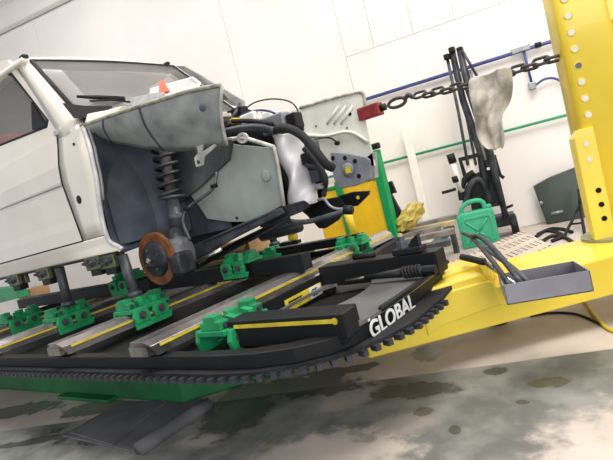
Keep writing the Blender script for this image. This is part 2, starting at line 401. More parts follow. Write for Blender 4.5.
# short near side bar with stripe, and black rear beams
r = MB().span((-1.37, 1.22, .345), (-.87, 1.33, .442)).build('side_bar', BLACK, bench, bevel=.004)
MB().span((-1.33, 1.217, .415), (-.885, 1.221, .428)).build('measuring_stripe', STRIPE, r)
MB().lathe((-.89, 1.222, .421), (0,-1,0), [(0, .011), (.004, .011)], 12).build('stripe_end', STRIPE, r)
MB().span((-.876, 1.212, .365), (-.850, 1.29, .445)).build('end_block', BLACK, bench, bevel=.005)
wallp = MB().span((-1.42, 1.34, .33), (-1.385, 1.98, .436)).build('pocket_wall', BLACK, bench, bevel=.003)
MB().span((-1.4195, 1.34, .4362), (-1.3855, 1.98, .438)).build('edge_highlight', STEEL, wallp)  # bright strip that paints the highlight along the wall's top edge
lab = MB().span((-1.3848, 1.58, .352), (-1.3815, 1.86, .405)).build('rating_plate', STRIPE, bench)
MB().span((-1.3817, 1.76, .354), (-1.3805, 1.85, .403)).build('white_field', PAPER, lab)
text_mesh('CE', .046, .0005, BLACK, 'plate_letters', lab, (-1.3795, 1.77, .362), (0,1,0), (0,0,1), .9)
MB().span((-1.3817, 1.60, .370), (-1.3805, 1.74, .376)).build('print_line', BLACK, lab)
MB().span((-1.3817, 1.60, .386), (-1.3805, 1.70, .393)).build('print_line', BLACK, lab)
MB().span((-1.385, 1.87, ZT), (-.80, 1.97, .472)).build('rear_bar', BLACK, bench, bevel=.004)
MB().span((-2.75, 1.98, .446), (-1.55, 2.06, .53)).build('long_beam', BLACK, bench, bevel=.004)
MB().span((-4.9, 2.02, .446), (-2.9, 2.14, .53)).build('long_beam', BLACK, bench, bevel=.004)
MB().span((-2.9, 2.65, .446), (-1.6, 2.73, .50)).build('long_beam', BLACK, bench, bevel=.004)
# lettering on the front face below the corner plate
ts, te = V((-.845, 1.335)), V((-.826, 1.66)); td = (te-ts).normalized()
lt = text_mesh('GLOBAL', .078, .0015, LETTER, 'lettering', bench, (ts.x+.006, ts.y-.015, ZB-.004), (td.x, td.y, 0), (0,0,1), 1.06)
text_mesh('..', .05, .001, LETTER, 'lettering_dots', lt, (ts.x+.0065, ts.y-.012, ZB+.055), (td.x, td.y, 0), (0,0,1), .6)

# green scissor base on the floor
base = thing('lift_base', 'long green steel lift base on the floor under the bench', 'lift', (-3, 2, 0))
MB().prism([(-4.9, 1.40, 0), (-2.0, 1.40, 0), (-1.70, 1.72, 0), (-1.70, 2.9, 0), (-4.9, 2.9, 0)], (0,0,.17)).build('base_frame', DGREEN, base, bevel=.01)
MB().span((-3.1, 1.34, 0), (-2.55, 1.41, .02)).build('foot_plate', DGREEN, base, bevel=.004)
for x in (-4.4, -3.2, -2.1): MB().span((x-.1, 1.8, .1), (x+.1, 2.6, ZB-.02)).build('lift_column', BLACK, base)

# hydraulic cylinder on the corner
hy = thing('hydraulic_ram', 'small black hydraulic ram with coil spring lying on the bench corner', 'ram', (-1.0, 1.79, .395))
MB().tube([(-1.20, 1.80, .412), (-1.0, 1.79, .42)], .008, 8).build('rod', STEEL, hy, True)
mb = MB(); hp = [V((-.915+.085*i/48, 1.785+.021*math.cos(i*PI*2/8), .421+.021*math.sin(i*PI*2/8))) for i in range(49)]; mb.tube(hp, .006, 6).build('spring', RUBBER, hy, True)
MB().tube([(-.92, 1.787, .421), (-.80, 1.785, .421)], .014, 10).build('barrel', IRON, hy, True)
MB().tube([(-.828, 1.785, .420), (-.775, 1.783, .418)], .020, 8).build('end_nut', BLACK, hy)
MB().tube([(-1.10, 1.795, .416), (-.92, 1.788, .421)], [.009, .020], 10).build('collar', BLACK, hy, True)
# bolt stack on top of the rear bar
tb = thing('clamp_screw', 'black screw head with brass tip standing on the rear bench bar', 'clamp', (-.93, 1.905, .475))
MB().span((-.99, 1.87, .475), (-.86, 1.94, .50)).build('foot', BLACK, tb, bevel=.004)
MB().lathe((-.95, 1.905, .50), (0,0,1), [(0, .026), (.03, .026), (.03, .016), (.05, .016)], 6).build('head', IRON, tb)
MB().lathe((-.95, 1.905, .55), (0,0,1), [(0, .012), (.012, .010)], 10).build('tip', WOOD, tb)
MB().prism([(-.92, 1.89, .50), (-.87, 1.89, .50), (-.87, 1.89, .55), (-.90, 1.89, .53)], (0,.03,0)).build('ear', BLACK, tb)
MB().tube([(-1.2, 1.905, .49), (-1.09, 1.905, .49)], .014, 8).build('pin', BLACK, tb, True)

# ================================================================== CLAMPS
def rail_clamp(name, x, y, z, label, ax='y', s=1.0, post=None, mat_=GREEN):
    """saddle clamp standing over a rail that runs along y (or x)"""
    t = thing(name, label, 'clamp', (x, y, z), 'green rail clamps on the bench')
    A, B = (V((1,0,0)), V((0,1,0))) if ax == 'y' else (V((0,1,0)), V((1,0,0)))   # A across the rail, B along it
    U = V((0,0,1)); o = V((x, y, z)); axs = (A, B, U)
    P = lambda a, b, u: o+A*a*s+B*b*s+U*u*s
    # base plate with end blocks, centre nut, side lugs and a lower bar
    MB().box(P(0, 0, .011), (.15*s, .25*s, .022*s), axs).build('base_plate', mat_, t, bevel=.004)
    for b in (-.095, .095):
        eb = MB().prism([P(-.055, b-.024, .022), P(.055, b-.024, .022), P(.055, b-.024, .052), P(.03, b-.024, .052), P(.03, b-.024, .074), P(-.03, b-.024, .074), P(-.03, b-.024, .052), P(-.055, b-.024, .052)], B*.048*s).build('end_block', mat_, t, bevel=.003)
        MB().lathe(P(.055, b, .036), A, [(0, .011*s), (.01*s, .011*s)], 6).build('screw', IRON, eb)
    MB().lathe(P(0, 0, .022), U, [(0, .042*s), (.018*s, .042*s), (.018*s, .03*s), (.045*s, .03*s), (.045*s, .016*s)], 6).build('centre_nut', mat_, t)
    MB().prism([P(.02, -.055, .022), P(.065, -.055, .022), P(.065, -.055, .05), P(.02, -.055, .06)], B*.03*s).build('jaw', mat_, t, bevel=.003)
    MB().prism([P(.02, .03, .022), P(.065, .03, .022), P(.065, .03, .05), P(.02, .03, .06)], B*.03*s).build('jaw', mat_, t, bevel=.003)
    for sgn in (-1, 1):
        for b in (-.075, .045):
            lg = MB().prism([P(sgn*.075, b-.042, -.055), P(sgn*.075, b+.042, -.055), P(sgn*.075, b+.05, -.02), P(sgn*.075, b+.036, .02), P(sgn*.075, b-.036, .02), P(sgn*.075, b-.05, -.02)], A*sgn*.022*s).build('lug', mat_, t, bevel=.004)
            MB().lathe(P(sgn*.097, b, -.018), A*sgn, [(0, .022*s), (.006*s, .022*s), (.006*s, .014*s), (.018*s, .013*s)], 8).build('bolt', IRON, lg)
        MB().prism([P(sgn*.076, -.12, -.085), P(sgn*.076, .10, -.085), P(sgn*.076, .115, -.05), P(sgn*.076, -.12, -.05)], A*sgn*.016*s).build('lower_bar', mat_, t, bevel=.004)
    if post:
        top = V(post); bt = P(0, 0, .07); bt = V((top.x+(bt.x-top.x)*.35, top.y+(bt.y-top.y)*.35, bt.z-.004))
        MB().tube([bt, top], .028, 14).build('post', IRON, t, True)
        MB().lathe(bt, top-bt, [(0, .04), (.02, .04), (.03, .026)], 14).build('post_collar', IRON, t, True)
    return t
rail_clamp('rail_clamp', -3.12, 1.55, .447, 'green rail clamp carrying the post at the far left under the door', post=(-3.06, 1.55, .755))
rail_clamp('rail_clamp', -2.335, 1.55, .447, 'green rail clamp carrying the post just behind the bare wheel hub', post=(-2.40, 1.56, .745))
rail_clamp('rail_clamp', -1.425, 1.31, .398, 'lowest green rail clamp holding the nearest steel rail to the striped side bar', s=1.0)
rail_clamp('rail_clamp', -2.0, 2.02, .532, 'green rail clamp on the long black beam below the inner wing', ax='x', s=.85)
rail_clamp('rail_clamp', -1.62, 2.60, .447, 'low green clamp beside the yellow upright cylinder on the bench', ax='x', s=.8)
rail_clamp('rail_clamp', -3.94, 1.62, .447, 'dark shaded green rail clamp at the left edge of the photo')
rail_clamp('rail_clamp', -3.2, 2.08, .532, 'green clamp deep in the shade beneath the car sill', ax='x')

rail_clamp('rail_clamp', -2.335, 2.75, .447, 'green rail clamp with post on the far side of the middle rail', post=(-2.4, 2.78, .745))
rail_clamp('rail_clamp', -3.12, 2.75, .447, 'green rail clamp with post on the far side of the left rail', post=(-3.1, 2.78, .745))

def sill_jaw(x, y, z, label):
    t = thing('sill_clamp', label, 'clamp', (x, y, z), 'zinc sill clamps gripping the car')
    MB().span((x-.07, y-.04, z-.075), (x+.07, y-.008, z)).build('jaw_plate', OLIVE, t, bevel=.006)
    MB().span((x-.07, y+.008, z-.075), (x+.07, y+.04, z)).build('jaw_plate', OLIVE, t, bevel=.006)
    for k, dx in enumerate((-.042, 0, .042)):
        MB().lathe((x+dx, y-.04, z-.03-.012*(k % 2)), (0,-1,0), [(0, .017), (.014, .017), (.014, .008), (.03, .008)], 6).build('bolt', IRON, t)
    MB().span((x-.05, y-.03, z-.11), (x+.05, y+.03, z-.07)).build('foot', BLACK, t, bevel=.005)
    return t
sill_jaw(-3.2, 1.545, .775, 'zinc sill clamp hanging under the car sill beside the left post')
sill_jaw(-2.62, 1.545, .775, 'zinc sill clamp hanging under the car sill between the two posts')
sill_jaw(-2.5, 1.56, .765, 'zinc sill clamp under the front end of the car sill')
sill_jaw(-3.62, 1.545, .775, 'zinc sill clamp under the door at the left edge of the photo')

# ================================================================== CAR
car = thing('car', 'small cream white hatchback stripped of its front wing, wheel and bonnet on the bench', 'car', (-3.3, 2.2, .75))
YF = 2.86                                              # far flank
def prof_y(z, far=False):
    y = side_y(z)
    if z < .86: y += (.86-z)*.35
    return (YF+1.5-y) if far else y
# flank behind the door, post in front of it, roof, tail, floor
def flank(xs_fn, zs, far=False, thick=.02):
    rows = []
    for z in zs:
        xa, xb = xs_fn(z); rows.append([V((xa+(xb-xa)*k/4, prof_y(z, far)+(.0), z)) for k in range(5)])
    return rows
zs = [.775, .80, .83, .865, 1.0, 1.19, 1.20, 1.3, 1.45, 1.5]
def post_front(z):                                      # front edge of the pillar post, the cut wheel arch
    pts = [(.775, -2.35), (.83, -2.415), (.98, -2.412), (1.157, -2.36), (1.312, -2.345), (1.45, -2.385), (1.6, -2.50), (1.97, -2.84)]
    for (a, xa), (b, xb) in zip(pts, pts[1:]):
        if z <= b: return xa+(xb-xa)*max(0, (z-a))/(b-a)
    return pts[-1][1]
def DF(z):
    if z > 1.46: return -2.613-(z-1.46)*.70
    if z > 1.21: return -2.664+(z-1.21)*.20
    return -2.617-(z-.857)*.133
MB().grid(flank(lambda z: (DF(z)+.006, post_front(z)), [.872, .95, 1.05, 1.15, 1.2, 1.3, 1.4, 1.46])).build('front_post', CREAM, car, True, solid=.012)
MB().grid(flank(lambda z: (-4.85, post_front(z)), [.775, .785, .80, .815, .83, .845, .860, .868])).build('sill', CREAM, car, True, solid=.012)
MB().tube([V((-4.8, 1.545, .772)), V((-2.42, 1.545, .768))], .012, 6).build('sill_flange', OILY, car)
MB().grid(flank(lambda z: (-4.88+max(0, z-1.3)*.1, -3.78), [.872, 1.0, 1.19, 1.3, 1.45, 1.7, 1.95])).build('rear_quarter', CREAM, car, True, solid=.012)
shut = [V((DF(z), prof_y(z)-.0065, z)) for z in (1.47, 1.40, 1.3, 1.215, 1.19, 1.1, 1.0, .9, .870)]+[V((x, prof_y(.870)-.0065, .870)) for x in (-2.8, -3.2, -3.78)]
MB().tube(shut, .0045, 6).build('door_gap', RUBBER, car, True)
MB().tube([V((-3.76, prof_y(1.192)-.002, 1.213)), V((DF(1.2)-.01, prof_y(1.192)-.002, 1.196))], .004, 6).build('crease_line', GALV, car, True)
# A pillar: swept between windscreen edge and door frame
pil = []
for z in [1.44, 1.5, 1.6, 1.7, 1.8, 1.9, 1.96]:
    y = side_y(z); a = DF(z)+.008; b = -2.395-(z-1.45)*.92
    pil.append([V((a, y, z)), V(((a+b)/2, y-.004, z)), V((b, y+.012, z)), V((b-.02, y+.05, z))])
MB().grid(pil).build('pillar', CREAM, car, True, solid=.012)
MB().grid([[V((p.x, YF+1.5-p.y-.02, p.z)) for p in r_] for r_ in pil]).build('pillar', PRIMER, car, True, solid=.012)
# roof
rows = []
for k in range(9):
    t = k/8; y = 1.585+(2.745-1.585)*t; zz = 1.975+.03*math.sin(PI*t)+.02*t
    rows.append([V((-4.75, y, zz-.03)), V((-4.2, y, zz+.012)), V((-3.4, y, zz+.014)), V((-2.95, y, zz+.008)), V((-2.86, y, zz-.006))])
MB().grid(rows).build('roof', CREAM, car, True, solid=.03)
MB().tube([rows[0][0]+V((0,.0,.004)), rows[0][1]+V((0,0,.004)), rows[0][2]+V((0,0,.004)), rows[0][4]+V((0,0,.006))], .013, 8).build('roof_gutter', CREAM, car, True)
MB().box(V((-2.875, 1.60, 1.992)), (.05, .035, .022)).build('rack_bracket', BLACK, car, bevel=.005)
MB().box(V((-2.87, 2.66, 2.022)), (.045, .03, .02)).build('rack_bracket', BLACK, car, bevel=.005)
# far flank and tail
MB().grid(flank(lambda z: (-4.85, -2.45), [.775, .86, 1.0, 1.3, 1.47], far=True)).build('far_flank', CREAM, car, True, solid=.012)
MB().grid([[V((-4.86, 1.5+.1*max(0, z-1.3)*1.5, z)), V((-4.9, 2.2, z)), V((-4.86, YF-.1*max(0, z-1.3)*1.5, z))] for z in (.8, 1.2, 1.5, 1.95)]).build('tail', CREAM, car, True, solid=.02)
MB().span((-4.8, 1.56, .79), (-2.45, 2.8, .82)).build('floor_pan', OILY, car)
# door with its window
dpts = []
door_rows = flank(lambda z: (-3.76, DF(z)-.006), [.874, .95, 1.0, 1.1, 1.175, 1.185, 1.2, 1.215, 1.3, 1.4, 1.45])
for r_, z in zip(door_rows, [.874, .95, 1.0, 1.1, 1.175, 1.185, 1.2, 1.215, 1.3, 1.4, 1.45]):
    if z in (1.185, 1.2):
        for v in r_: v.y += .008
    if z in (1.0, 1.1):
        for v in r_: v.y += .004
door = MB().grid(door_rows).build('door', CREAM, car, False, solid=.014)
# door skin above the waist up to the sloping window line, and the window frame
def sp_(x, z, off=0): return V((x, side_y(z)+off, z))
def xz(x, y): q = ps(x, y); return (q.x, q.z)
g0, g1 = xz(0, 146), xz(47, 127.5)
wl = lambda x: g1[1]+(x-g1[0])*(g0[1]-g1[1])/(g0[0]-g1[0])
t0 = xz(9, 70)
fr_out = [(-3.76, 1.44), (-2.62, 1.44), xz(54, 122), xz(8, 60), xz(1, 61), (-3.76, xz(1, 61)[1]+.01)]
fr_in = [(-3.70, wl(-3.7)), g1, xz(48.5, 120), xz(12, 73), (t0[0]-.05, t0[1]+.006), (-3.70, t0[1]+.01)]
MB().ring([sp_(*p) for p in fr_out], [sp_(*p) for p in fr_in], (0,.02,0)).build('window_frame', CREAM, door, bevel=.004)
fc = V((-3.2, 1.72))
fr_s = [(p_[0]+(.014 if p_[0] < -3.2 else -.014), p_[1]+(.012 if p_[1] < 1.72 else -.012)) for p_ in fr_in]
MB().ring([sp_(*p, off=-.002) for p in fr_in], [sp_(*p, off=-.002) for p in fr_s], (0,.012,0)).build('window_seal', RUBBER, door)
MB().prism([sp_(*p, off=.014) for p in fr_s], (0,.005,0)).build('window_glass', SIDEG, door)
MB().prism([sp_(*xz(47, 126), -.006), sp_(*xz(33, 130), -.006), sp_(*xz(32, 102), -.006)], (0,.012,0)).build('mirror_base', BLACK, door)
q = [ps(55, 131, -.002), ps(63, 129, -.002)]
MB().box(ps(58, 132, -.008), (.075, .016, .03)).build('hinge', CREAMD, door, bevel=.006)
MB().lathe(V((-2.545, 1.498, 1.09)), (0,-1,0), [(0, .024), (.006, .023), (.008, .019)], 16).build('rubber_plug', BLACK, car, True)
MB().lathe(V((-2.46, 1.502, 1.372)), (0,-1,0), [(0, .008), (.004, .008)], 10).build('bolt_hole', BLACK, car, True)
# windscreen
wa, wb, wc, wd = V((-2.375, 1.56, 1.448)), V((-2.852, 1.625, 1.965)), V((-2.852, 2.70, 1.998)), V((-2.40, 2.78, 1.50))
wn = (wb-wa).cross(wd-wa).normalized()
def wpt(u, v): return along(along(wa, wd, u), along(wb, wc, u), v)
ws = MB().grid([[wpt(i/6, j/4)+V((.03*math.sin(PI*i/6), 0, 0)) for i in range(7)] for j in range(5)]).build('windscreen', GLASS, car, True, solid=.006)
per = [wpt(0,0), wpt(0,1)]+[wpt(i/6, 1)+V((.03*math.sin(PI*i/6), 0, 0)) for i in range(1, 6)]+[wpt(1,1), wpt(1,0)]+[wpt(i/6, 0)+V((.03*math.sin(PI*i/6), 0, 0)) for i in range(5, 0, -1)]+[wpt(0,0)]
MB().tube(per, .011, 6).build('windscreen_seal', RUBBER, ws, True)
out = V((.032, 0, .03))
def win_px(x, y): d = ray(x, y); return EYE+d*((wa+out-EYE).dot(wn)/d.dot(wn))
MB().tube([win_px(124, 99), win_px(100, 97.5), win_px(77, 96.5)], [.016, .014, .008], 6).build('wiper', BLACK, ws, True)
MB().tube([win_px(130, 102), win_px(112, 100), win_px(90, 101)], .006, 6).build('wiper_arm', BLACK, ws, True)
MB().prism([win_px(63, 104), win_px(86, 107), win_px(113, 107), win_px(108, 110), win_px(89, 113), win_px(82, 119), win_px(74, 118)], (-.01,0,.01)).build('scuttle_grille', BLACK, ws)
# cabin
MB().prism([(-2.42, 1.6, 1.43), (-2.42, 2.76, 1.46), (-2.72, 2.76, 1.44), (-2.75, 1.6, 1.40)], (0,0,.03)).build('dashboard', DASH, car, bevel=.01)
MB().span((-2.78, 1.6, 1.18), (-2.72, 2.76, 1.42)).build('dash_face', DASH, car, bevel=.01)
for y0 in (1.62, 2.28):
    st = MB().prism([(-3.30, y0, .95), (-3.22, y0, 1.05), (-3.30, y0, 1.66), (-3.56, y0, 1.72), (-3.46, y0, .95)], (0,.42,0)).build('seat', REDF, car, bevel=.03, seg=3)
    MB().span((-3.35, y0, .92), (-2.95, y0+.42, 1.04)).build('cushion', REDF, st, bevel=.03)
sw = MB(); ctr = V((-2.9, 1.95, 1.42)); a1 = V((0,1,0)); a2 = V((-.45, 0, .89))
sw.tube([ctr+(a1*math.cos(2*PI*k/24)+a2*math.sin(2*PI*k/24))*.18 for k in range(25)], .014, 6).tube([ctr-a1*.17, ctr+a1*.17], .012, 6).tube([ctr, V((-2.72, 1.95, 1.30))], .02, 8).build('steering_wheel', BLACK, car, True)
MB().grid([[V((-4.6, y, 1.93)), V((-2.95, y, 1.955))] for y in (1.63, 2.2, 2.70)]).build('headlining', LINER, car, solid=.01)
MB().span((-4.75, 1.58, .9), (-4.6, 2.78, 1.5)).build('rear_trim', LINER, car)
# scuttle and firewall
MB().prism([(-2.36, 1.55, 1.40), (-2.36, 2.78, 1.44), (-2.20, 2.76, 1.43), (-2.18, 1.56, 1.40)], (0,0,.035)).build('scuttle', CREAMD, car, bevel=.008)
MB().prism([py(84, 124, 1.53), py(87, 114, 1.56), py(108, 110, 1.57), py(122, 106, 1.58), py(118, 112, 1.57), py(100, 120, 1.54)], (0,.03,0)).build('cowl_strip', CREAM, car, bevel=.004)
MB().span((-2.45, 1.58, .80), (-2.42, 2.80, 1.42)).build('firewall', SEALER, car)
# wheel house: curved rear wall from the arch flange inward, then the inner wing
rows = []
for z in [.75, .82, .92, 1.05, 1.18, 1.30, 1.42]:
    x0 = post_front(max(z, .775))-.004; r_ = []
    for k in range(9):
        t = k/8; y = 1.53+.47*t; bul = -.10*math.sin(PI*min(1, t*1.15))*(1 if z < 1.3 else .6)
        x = x0+(-2.30-x0)*t**2.2+bul
        r_.append(V((x, y, z+.02*t)))
    rows.append(r_)
MB().grid(rows).build('wheel_house', SEALER, car, True, solid=.008, sub=1)
fl = [V((post_front(z)+.006, prof_y(z)+.006, z)) for z in (.776, .80, .83, .88, .95, 1.05, 1.157, 1.25, 1.312, 1.38, 1.44)]
MB().tube(curve(fl, 3), .013, 8).build('arch_flange', mat('bare_flange', (222, 220, 222), .4, .1, col2=(196, 192, 204), scale=12), car, True)
MB().tube([p+V((.022, .012, 0)) for p in curve(fl[5:], 3)], .007, 6).build('seam_bead', PRIMER, car, True)
YI = 1.97
poly = [(170, 150), (228, 143), (240, 145), (273, 148), (277, 165), (283, 205), (262, 216), (248, 222), (228, 222), (207, 219), (200, 208), (190, 195), (178, 175)]
iw = MB().prism([py(x, y, YI) for x, y in poly], (0,.012,0)).build('inner_wing', INNER, car, bevel=.004)
MB().span((-2.45, YI+.03, .74), (-2.0, YI+.045, 1.42)).build('wheel_house_wall', SEALER, car)
MB().prism([py(x, y, YI-.03) for x, y in ((160, 140), (232, 138), (228, 160), (196, 190), (176, 205), (160, 205))], (0,.02,0)).build('strut_tower', mat('tower_dark', (62, 66, 70), .7, col2=(96, 100, 102), scale=5), car)
MB().tube(curve([py(227, 140, YI-.02), py(243, 138, YI-.02), py(258, 142, YI-.02), py(274, 147, YI-.02)], 3), .011, 8).tube(curve([py(274, 147, YI-.02), py(278, 165, YI-.02), py(284, 206, YI-.02)], 3), .009, 8).build('wing_flange', CREAMD, car, True)
MB().ring([py(242+5.5*math.cos(a*PI/6), 138+5.5*math.sin(a*PI/6), YI-.03) for a in range(12)], [py(242+2.8*math.cos(a*PI/6), 138+2.8*math.sin(a*PI/6), YI-.03) for a in range(12)], (0,.01,0)).build('flange_lug', CREAMD, car)
MB().lathe(py(266, 176, YI-.004), (0,-1,0), [(0, .03), (.004, .028), (.004, .02)], 16).build('pressed_boss', INNER, car, True)
MB().lathe(py(237, 218, YI-.004), (0,-1,0), [(0, .008), (.003, .008)], 10).build('bolt_hole', BLACK, car)
# upper apron: bulging grey primer panel
top = curve([py(82, 127, 1.53), py(112, 116, 1.56), py(150, 104, 1.60), py(190, 92, 1.63), py(222, 86, 1.66)], 4)
bot = curve([py(84, 128, 1.535), py(108, 141, 1.62), py(150, 149, 1.70), py(185, 151, 1.74), py(227, 145, 1.76)], 4)
rows = []
for i in range(9):
    t = i/8; rows.append([along(a, b, t)+V((.0, -.06*math.sin(PI*t)*min(1, .15+k/len(top))*(1-.75*(k/len(top))**3), 0)) for k, (a, b) in enumerate(zip(top, bot))])
apr = MB().grid(rows).build('upper_apron', PRIMER, car, True, solid=.006)
MB().tube([p+V((0, -.004, .004)) for p in top], .010, 6).build('apron_edge', mat('torn_edge', (168, 166, 150), .6, col2=(120, 118, 104), scale=30), apr, True)
def ax_at(r_, k_): a_ = int(k_); return along(r_[a_], r_[a_+1], k_-a_)+V((0, -.005, 0))
MB().tube([ax_at(rows[i], 7+i*.33) for i in range(9)], .006, 6).build('seam', SEALER, apr, True)
MB().tube([ax_at(rows[i], 3+i*.2) for i in range(9)], .005, 6).build('seam', SEALER, apr, True)
MB().tube([rows[i][-1]+V((.004, -.004, 0)) for i in range(9)], .008, 6).build('front_edge', CREAMD, apr, True)
MB().lathe(py(203, 107, 1.575), (0,-1,.2), [(0, .022), (.004, .02)], 14).build('round_hole', SEALER, apr, True)
# apron lid running inward
MB().grid([[p, p+V((-.02, .06, .0)), p+V((-.06, .14, -.03))] for p in top[4:-1]]).build('apron_lid', CREAMD, car, True, solid=.008)
# hanging bracket
bk = [py(196, 145, 1.73), py(203, 143, 1.73), py(202, 152, 1.73), py(214, 144, 1.73), py(216, 146, 1.73), py(204, 157, 1.73), py(203, 165, 1.73), py(196, 167, 1.73), py(194, 158, 1.73), py(198, 153, 1.73)]
MB().prism(bk, (0,.006,0)).build('bracket', CREAMD, car)
MB().lathe(py(198.5, 162, 1.729), (0,-1,0), [(0, .010), (.003, .010)], 10).build('bracket_hole', SEALER, car)
# strut, hub, disc
stt = V((-2.20, 1.86, 1.30)); stb = V((-2.235, 1.82, .72))
def sax(t): return along(stt, stb, t)
mb = MB(); ax_ = (stb-stt).normalized(); u_ = ax_.orthogonal().normalized(); v_ = ax_.cross(u_)
mb.tube([sax(.52*i/96)+(u_*math.cos(i*2*PI/16)+v_*math.sin(i*2*PI/16))*.062 for i in range(97)], .010, 7)
spr = mb.build('coil_spring', OILY, car, True)
MB().tube([sax(0), sax(.53)], .030, 12).build('rubber_boot', mat('faded_boot', (96, 86, 82), .7, col2=(70, 64, 62), scale=20), spr, True)
MB().lathe(sax(.53), ax_, [(0, .075), (.012, .08), (.02, .034)], 18).build('spring_seat', IRON, spr, True)
strut = MB().lathe(sax(.53), ax_, [(.015, .035), (.10, .035), (.10, .041), (.13, .041), (.13, .035), (.30, .040)], 14).build('strut_tube', CAST, car, True)
MB().box(sax(.68)+V((.035, -.02, 0)), (.03, .02, .045)).build('clip', GALV, strut, bevel=.004)
dc = V((-2.235, 1.65, .682))
MB().lathe(dc, (0,-1,0), [(-.011, .07), (-.011, .142), (.011, .142), (.011, .09)], 40).build('brake_disc', RUST, car)
hub = MB().lathe(dc, (0,-1,0), [(.0, .098), (.016, .098), (.03, .086), (.032, .044), (.05, .036), (.05, .028)], 24).build('hub', OILY, car, True)
MB().lathe(dc+V((0,-.05,0)), (0,-1,0), [(0, .018), (.012, .018), (.014, .010), (.018, .009)], 8).build('hub_nut', STEEL, hub)
for k in range(4):
    a = k*PI/2+.4
    MB().lathe(dc+V((.058*math.cos(a), -.03, .058*math.sin(a))), (0,-1,0), [(0, .009), (.010, .008)], 8).build('wheel_stud', IRON, hub)
kn = MB().lathe(V((-2.20, 1.72, .665)), (.42, .5, .1), [(-.10, .02), (-.09, .05), (-.05, .068), (0, .078), (.07, .076), (.11, .055), (.125, .02)], 14)
bmesh.ops.scale(kn.b, vec=(1, 1, 1.25), space=M4.Translation(V((2.20, -1.72, -.665))), verts=kn.b.verts[:])
kn = kn.build('knuckle', CAST, car, True)
MB().box(V((-2.10, 1.69, .63)), (.09, .11, .12)).build('caliper', OILY, car, bevel=.02, seg=3)
MB().tube([V((-2.225, 1.80, .80)), V((-2.17, 1.74, .70))], [.036, .05], 10).build('knuckle_arm', IRON, kn, True)
MB().tube(curve([py(217, 172, 1.92), py(213, 188, 1.88), py(200, 199, 1.84), py(187, 209, 1.80), py(183, 222, 1.77), py(190, 240, 1.74)], 5), .009, 8).build('brake_hose', IRON, car, True)
for x, y, Y in ((214, 186, 1.88), (187, 209, 1.80)): MB().box(py(x, y, Y), (.03, .03, .02)).build('hose_clip', BLACK, car, bevel=.003)
# lower arm and chassis rail
MB().prism([py(192, 246, 1.80), py(232, 228, 1.86), py(282, 207, 1.95), py(286, 213, 1.95), py(240, 236, 1.86), py(196, 260, 1.80)], (-.04,.03,0)).build('lower_arm', OILY, car, bevel=.008)
MB().prism([py(195, 265, 1.85), py(236, 241, 1.88), py(290, 215, 1.95), py(292, 221, 1.95), py(240, 247, 1.88), py(198, 269, 1.85)], (-.03,.02,0)).build('subframe_tube', BLACK, car, bevel=.006)
MB().tube([py(198, 262, 1.79), py(222, 249, 1.84)], .012, 8).build('ball_joint_shaft', STEEL, car, True)
MB().prism([py(262, 212, 2.0), py(305, 200, 2.0), py(312, 206, 2.0), py(302, 212, 2.0), py(262, 228, 2.0)], (-.06,.05,0)).build('chassis_rail', OILY, car, bevel=.006)
MB().prism([py(172, 200, 2.06), py(290, 200, 2.06), py(290, 212, 2.06), py(240, 234, 2.06), py(200, 258, 2.06), py(180, 245, 2.06)], (-.10,.05,0)).build('crossmember', BLACK, car, bevel=.008)
MB().tube(curve([py(286, 221, 2.0), py(305, 222, 2.0), py(325, 217, 2.02), py(349, 210, 2.04)], 4), .013, 10).build('tie_bar', IRON, car, True)
MB().tube(curve([py(318, 200, 2.05), py(324, 199, 2.05), py(330, 206, 2.05), py(338, 209, 2.05), py(350, 208, 2.05)], 4), .007, 8).build('bent_pipe', GALV, car, True)
MB().tube([py(345, 210, 2.02), py(352, 210, 2.02)], .022, 10).build('bar_end', BLACK, car, True)
MB().prism([py(338, 196, 2.3), py(352, 192, 2.3), py(369, 191, 2.3), py(368, 195, 2.3), py(357, 206, 2.3), py(340, 208, 2.3)], (0,.02,0)).build('tow_bracket', BLACK, car, bevel=.003)
MB().lathe(py(358, 197.5, 2.298), (0,-1,0), [(0, .010), (.002, .010)], 10).build('bracket_eye', CABY, car)
MB().prism([py(300, 205, 2.2), py(340, 196, 2.2), py(348, 208, 2.2), py(340, 220, 2.2), py(326, 229, 2.2), py(312, 214, 2.2)], (-.08,.05,0)).build('gearbox_pan', BLACK, car, bevel=.01)
MB().tube([py(262, 236, 2.3), py(300, 226, 2.3)], .035, 10).build('exhaust_stub', OILY, car, True)
# silver shield, engine, hoses
shl = curve([py(270, 133, 2.05), py(276, 150, 2.05), py(286, 172, 2.05), py(288, 190, 2.05), py(290, 207, 2.05)], 4)
shr = curve([py(301, 133, 2.12), py(306, 150, 2.12), py(308, 168, 2.12), py(316, 185, 2.12), py(319, 202, 2.12)], 4)
rows = []
for a, b, k in zip(shl, shr, range(99)):
    rows.append([along(a, b, t)+V((.006*math.sin(k*.7+t*4), -.05*math.sin(PI*t)+.010*math.sin(k*.8+t*6), .004*math.sin(k+t*9))) for t in [i/8 for i in range(9)]])
MB().grid(rows).build('heat_shield', SILVER, car, True, solid=.006, sub=1)
MB().prism([py(276, 146, 2.16), py(300, 130, 2.16), py(322, 152, 2.16), py(327, 180, 2.16), py(322, 206, 2.16), py(284, 208, 2.16)], (-.3,.12,0)).build('engine_block', BLACK, car, bevel=.02)
MB().prism([py(232, 118, 2.2), py(300, 112, 2.2), py(306, 128, 2.2), py(300, 150, 2.2), py(240, 150, 2.2)], (-.25,.10,0)).build('cylinder_head', OILY, car, bevel=.02)
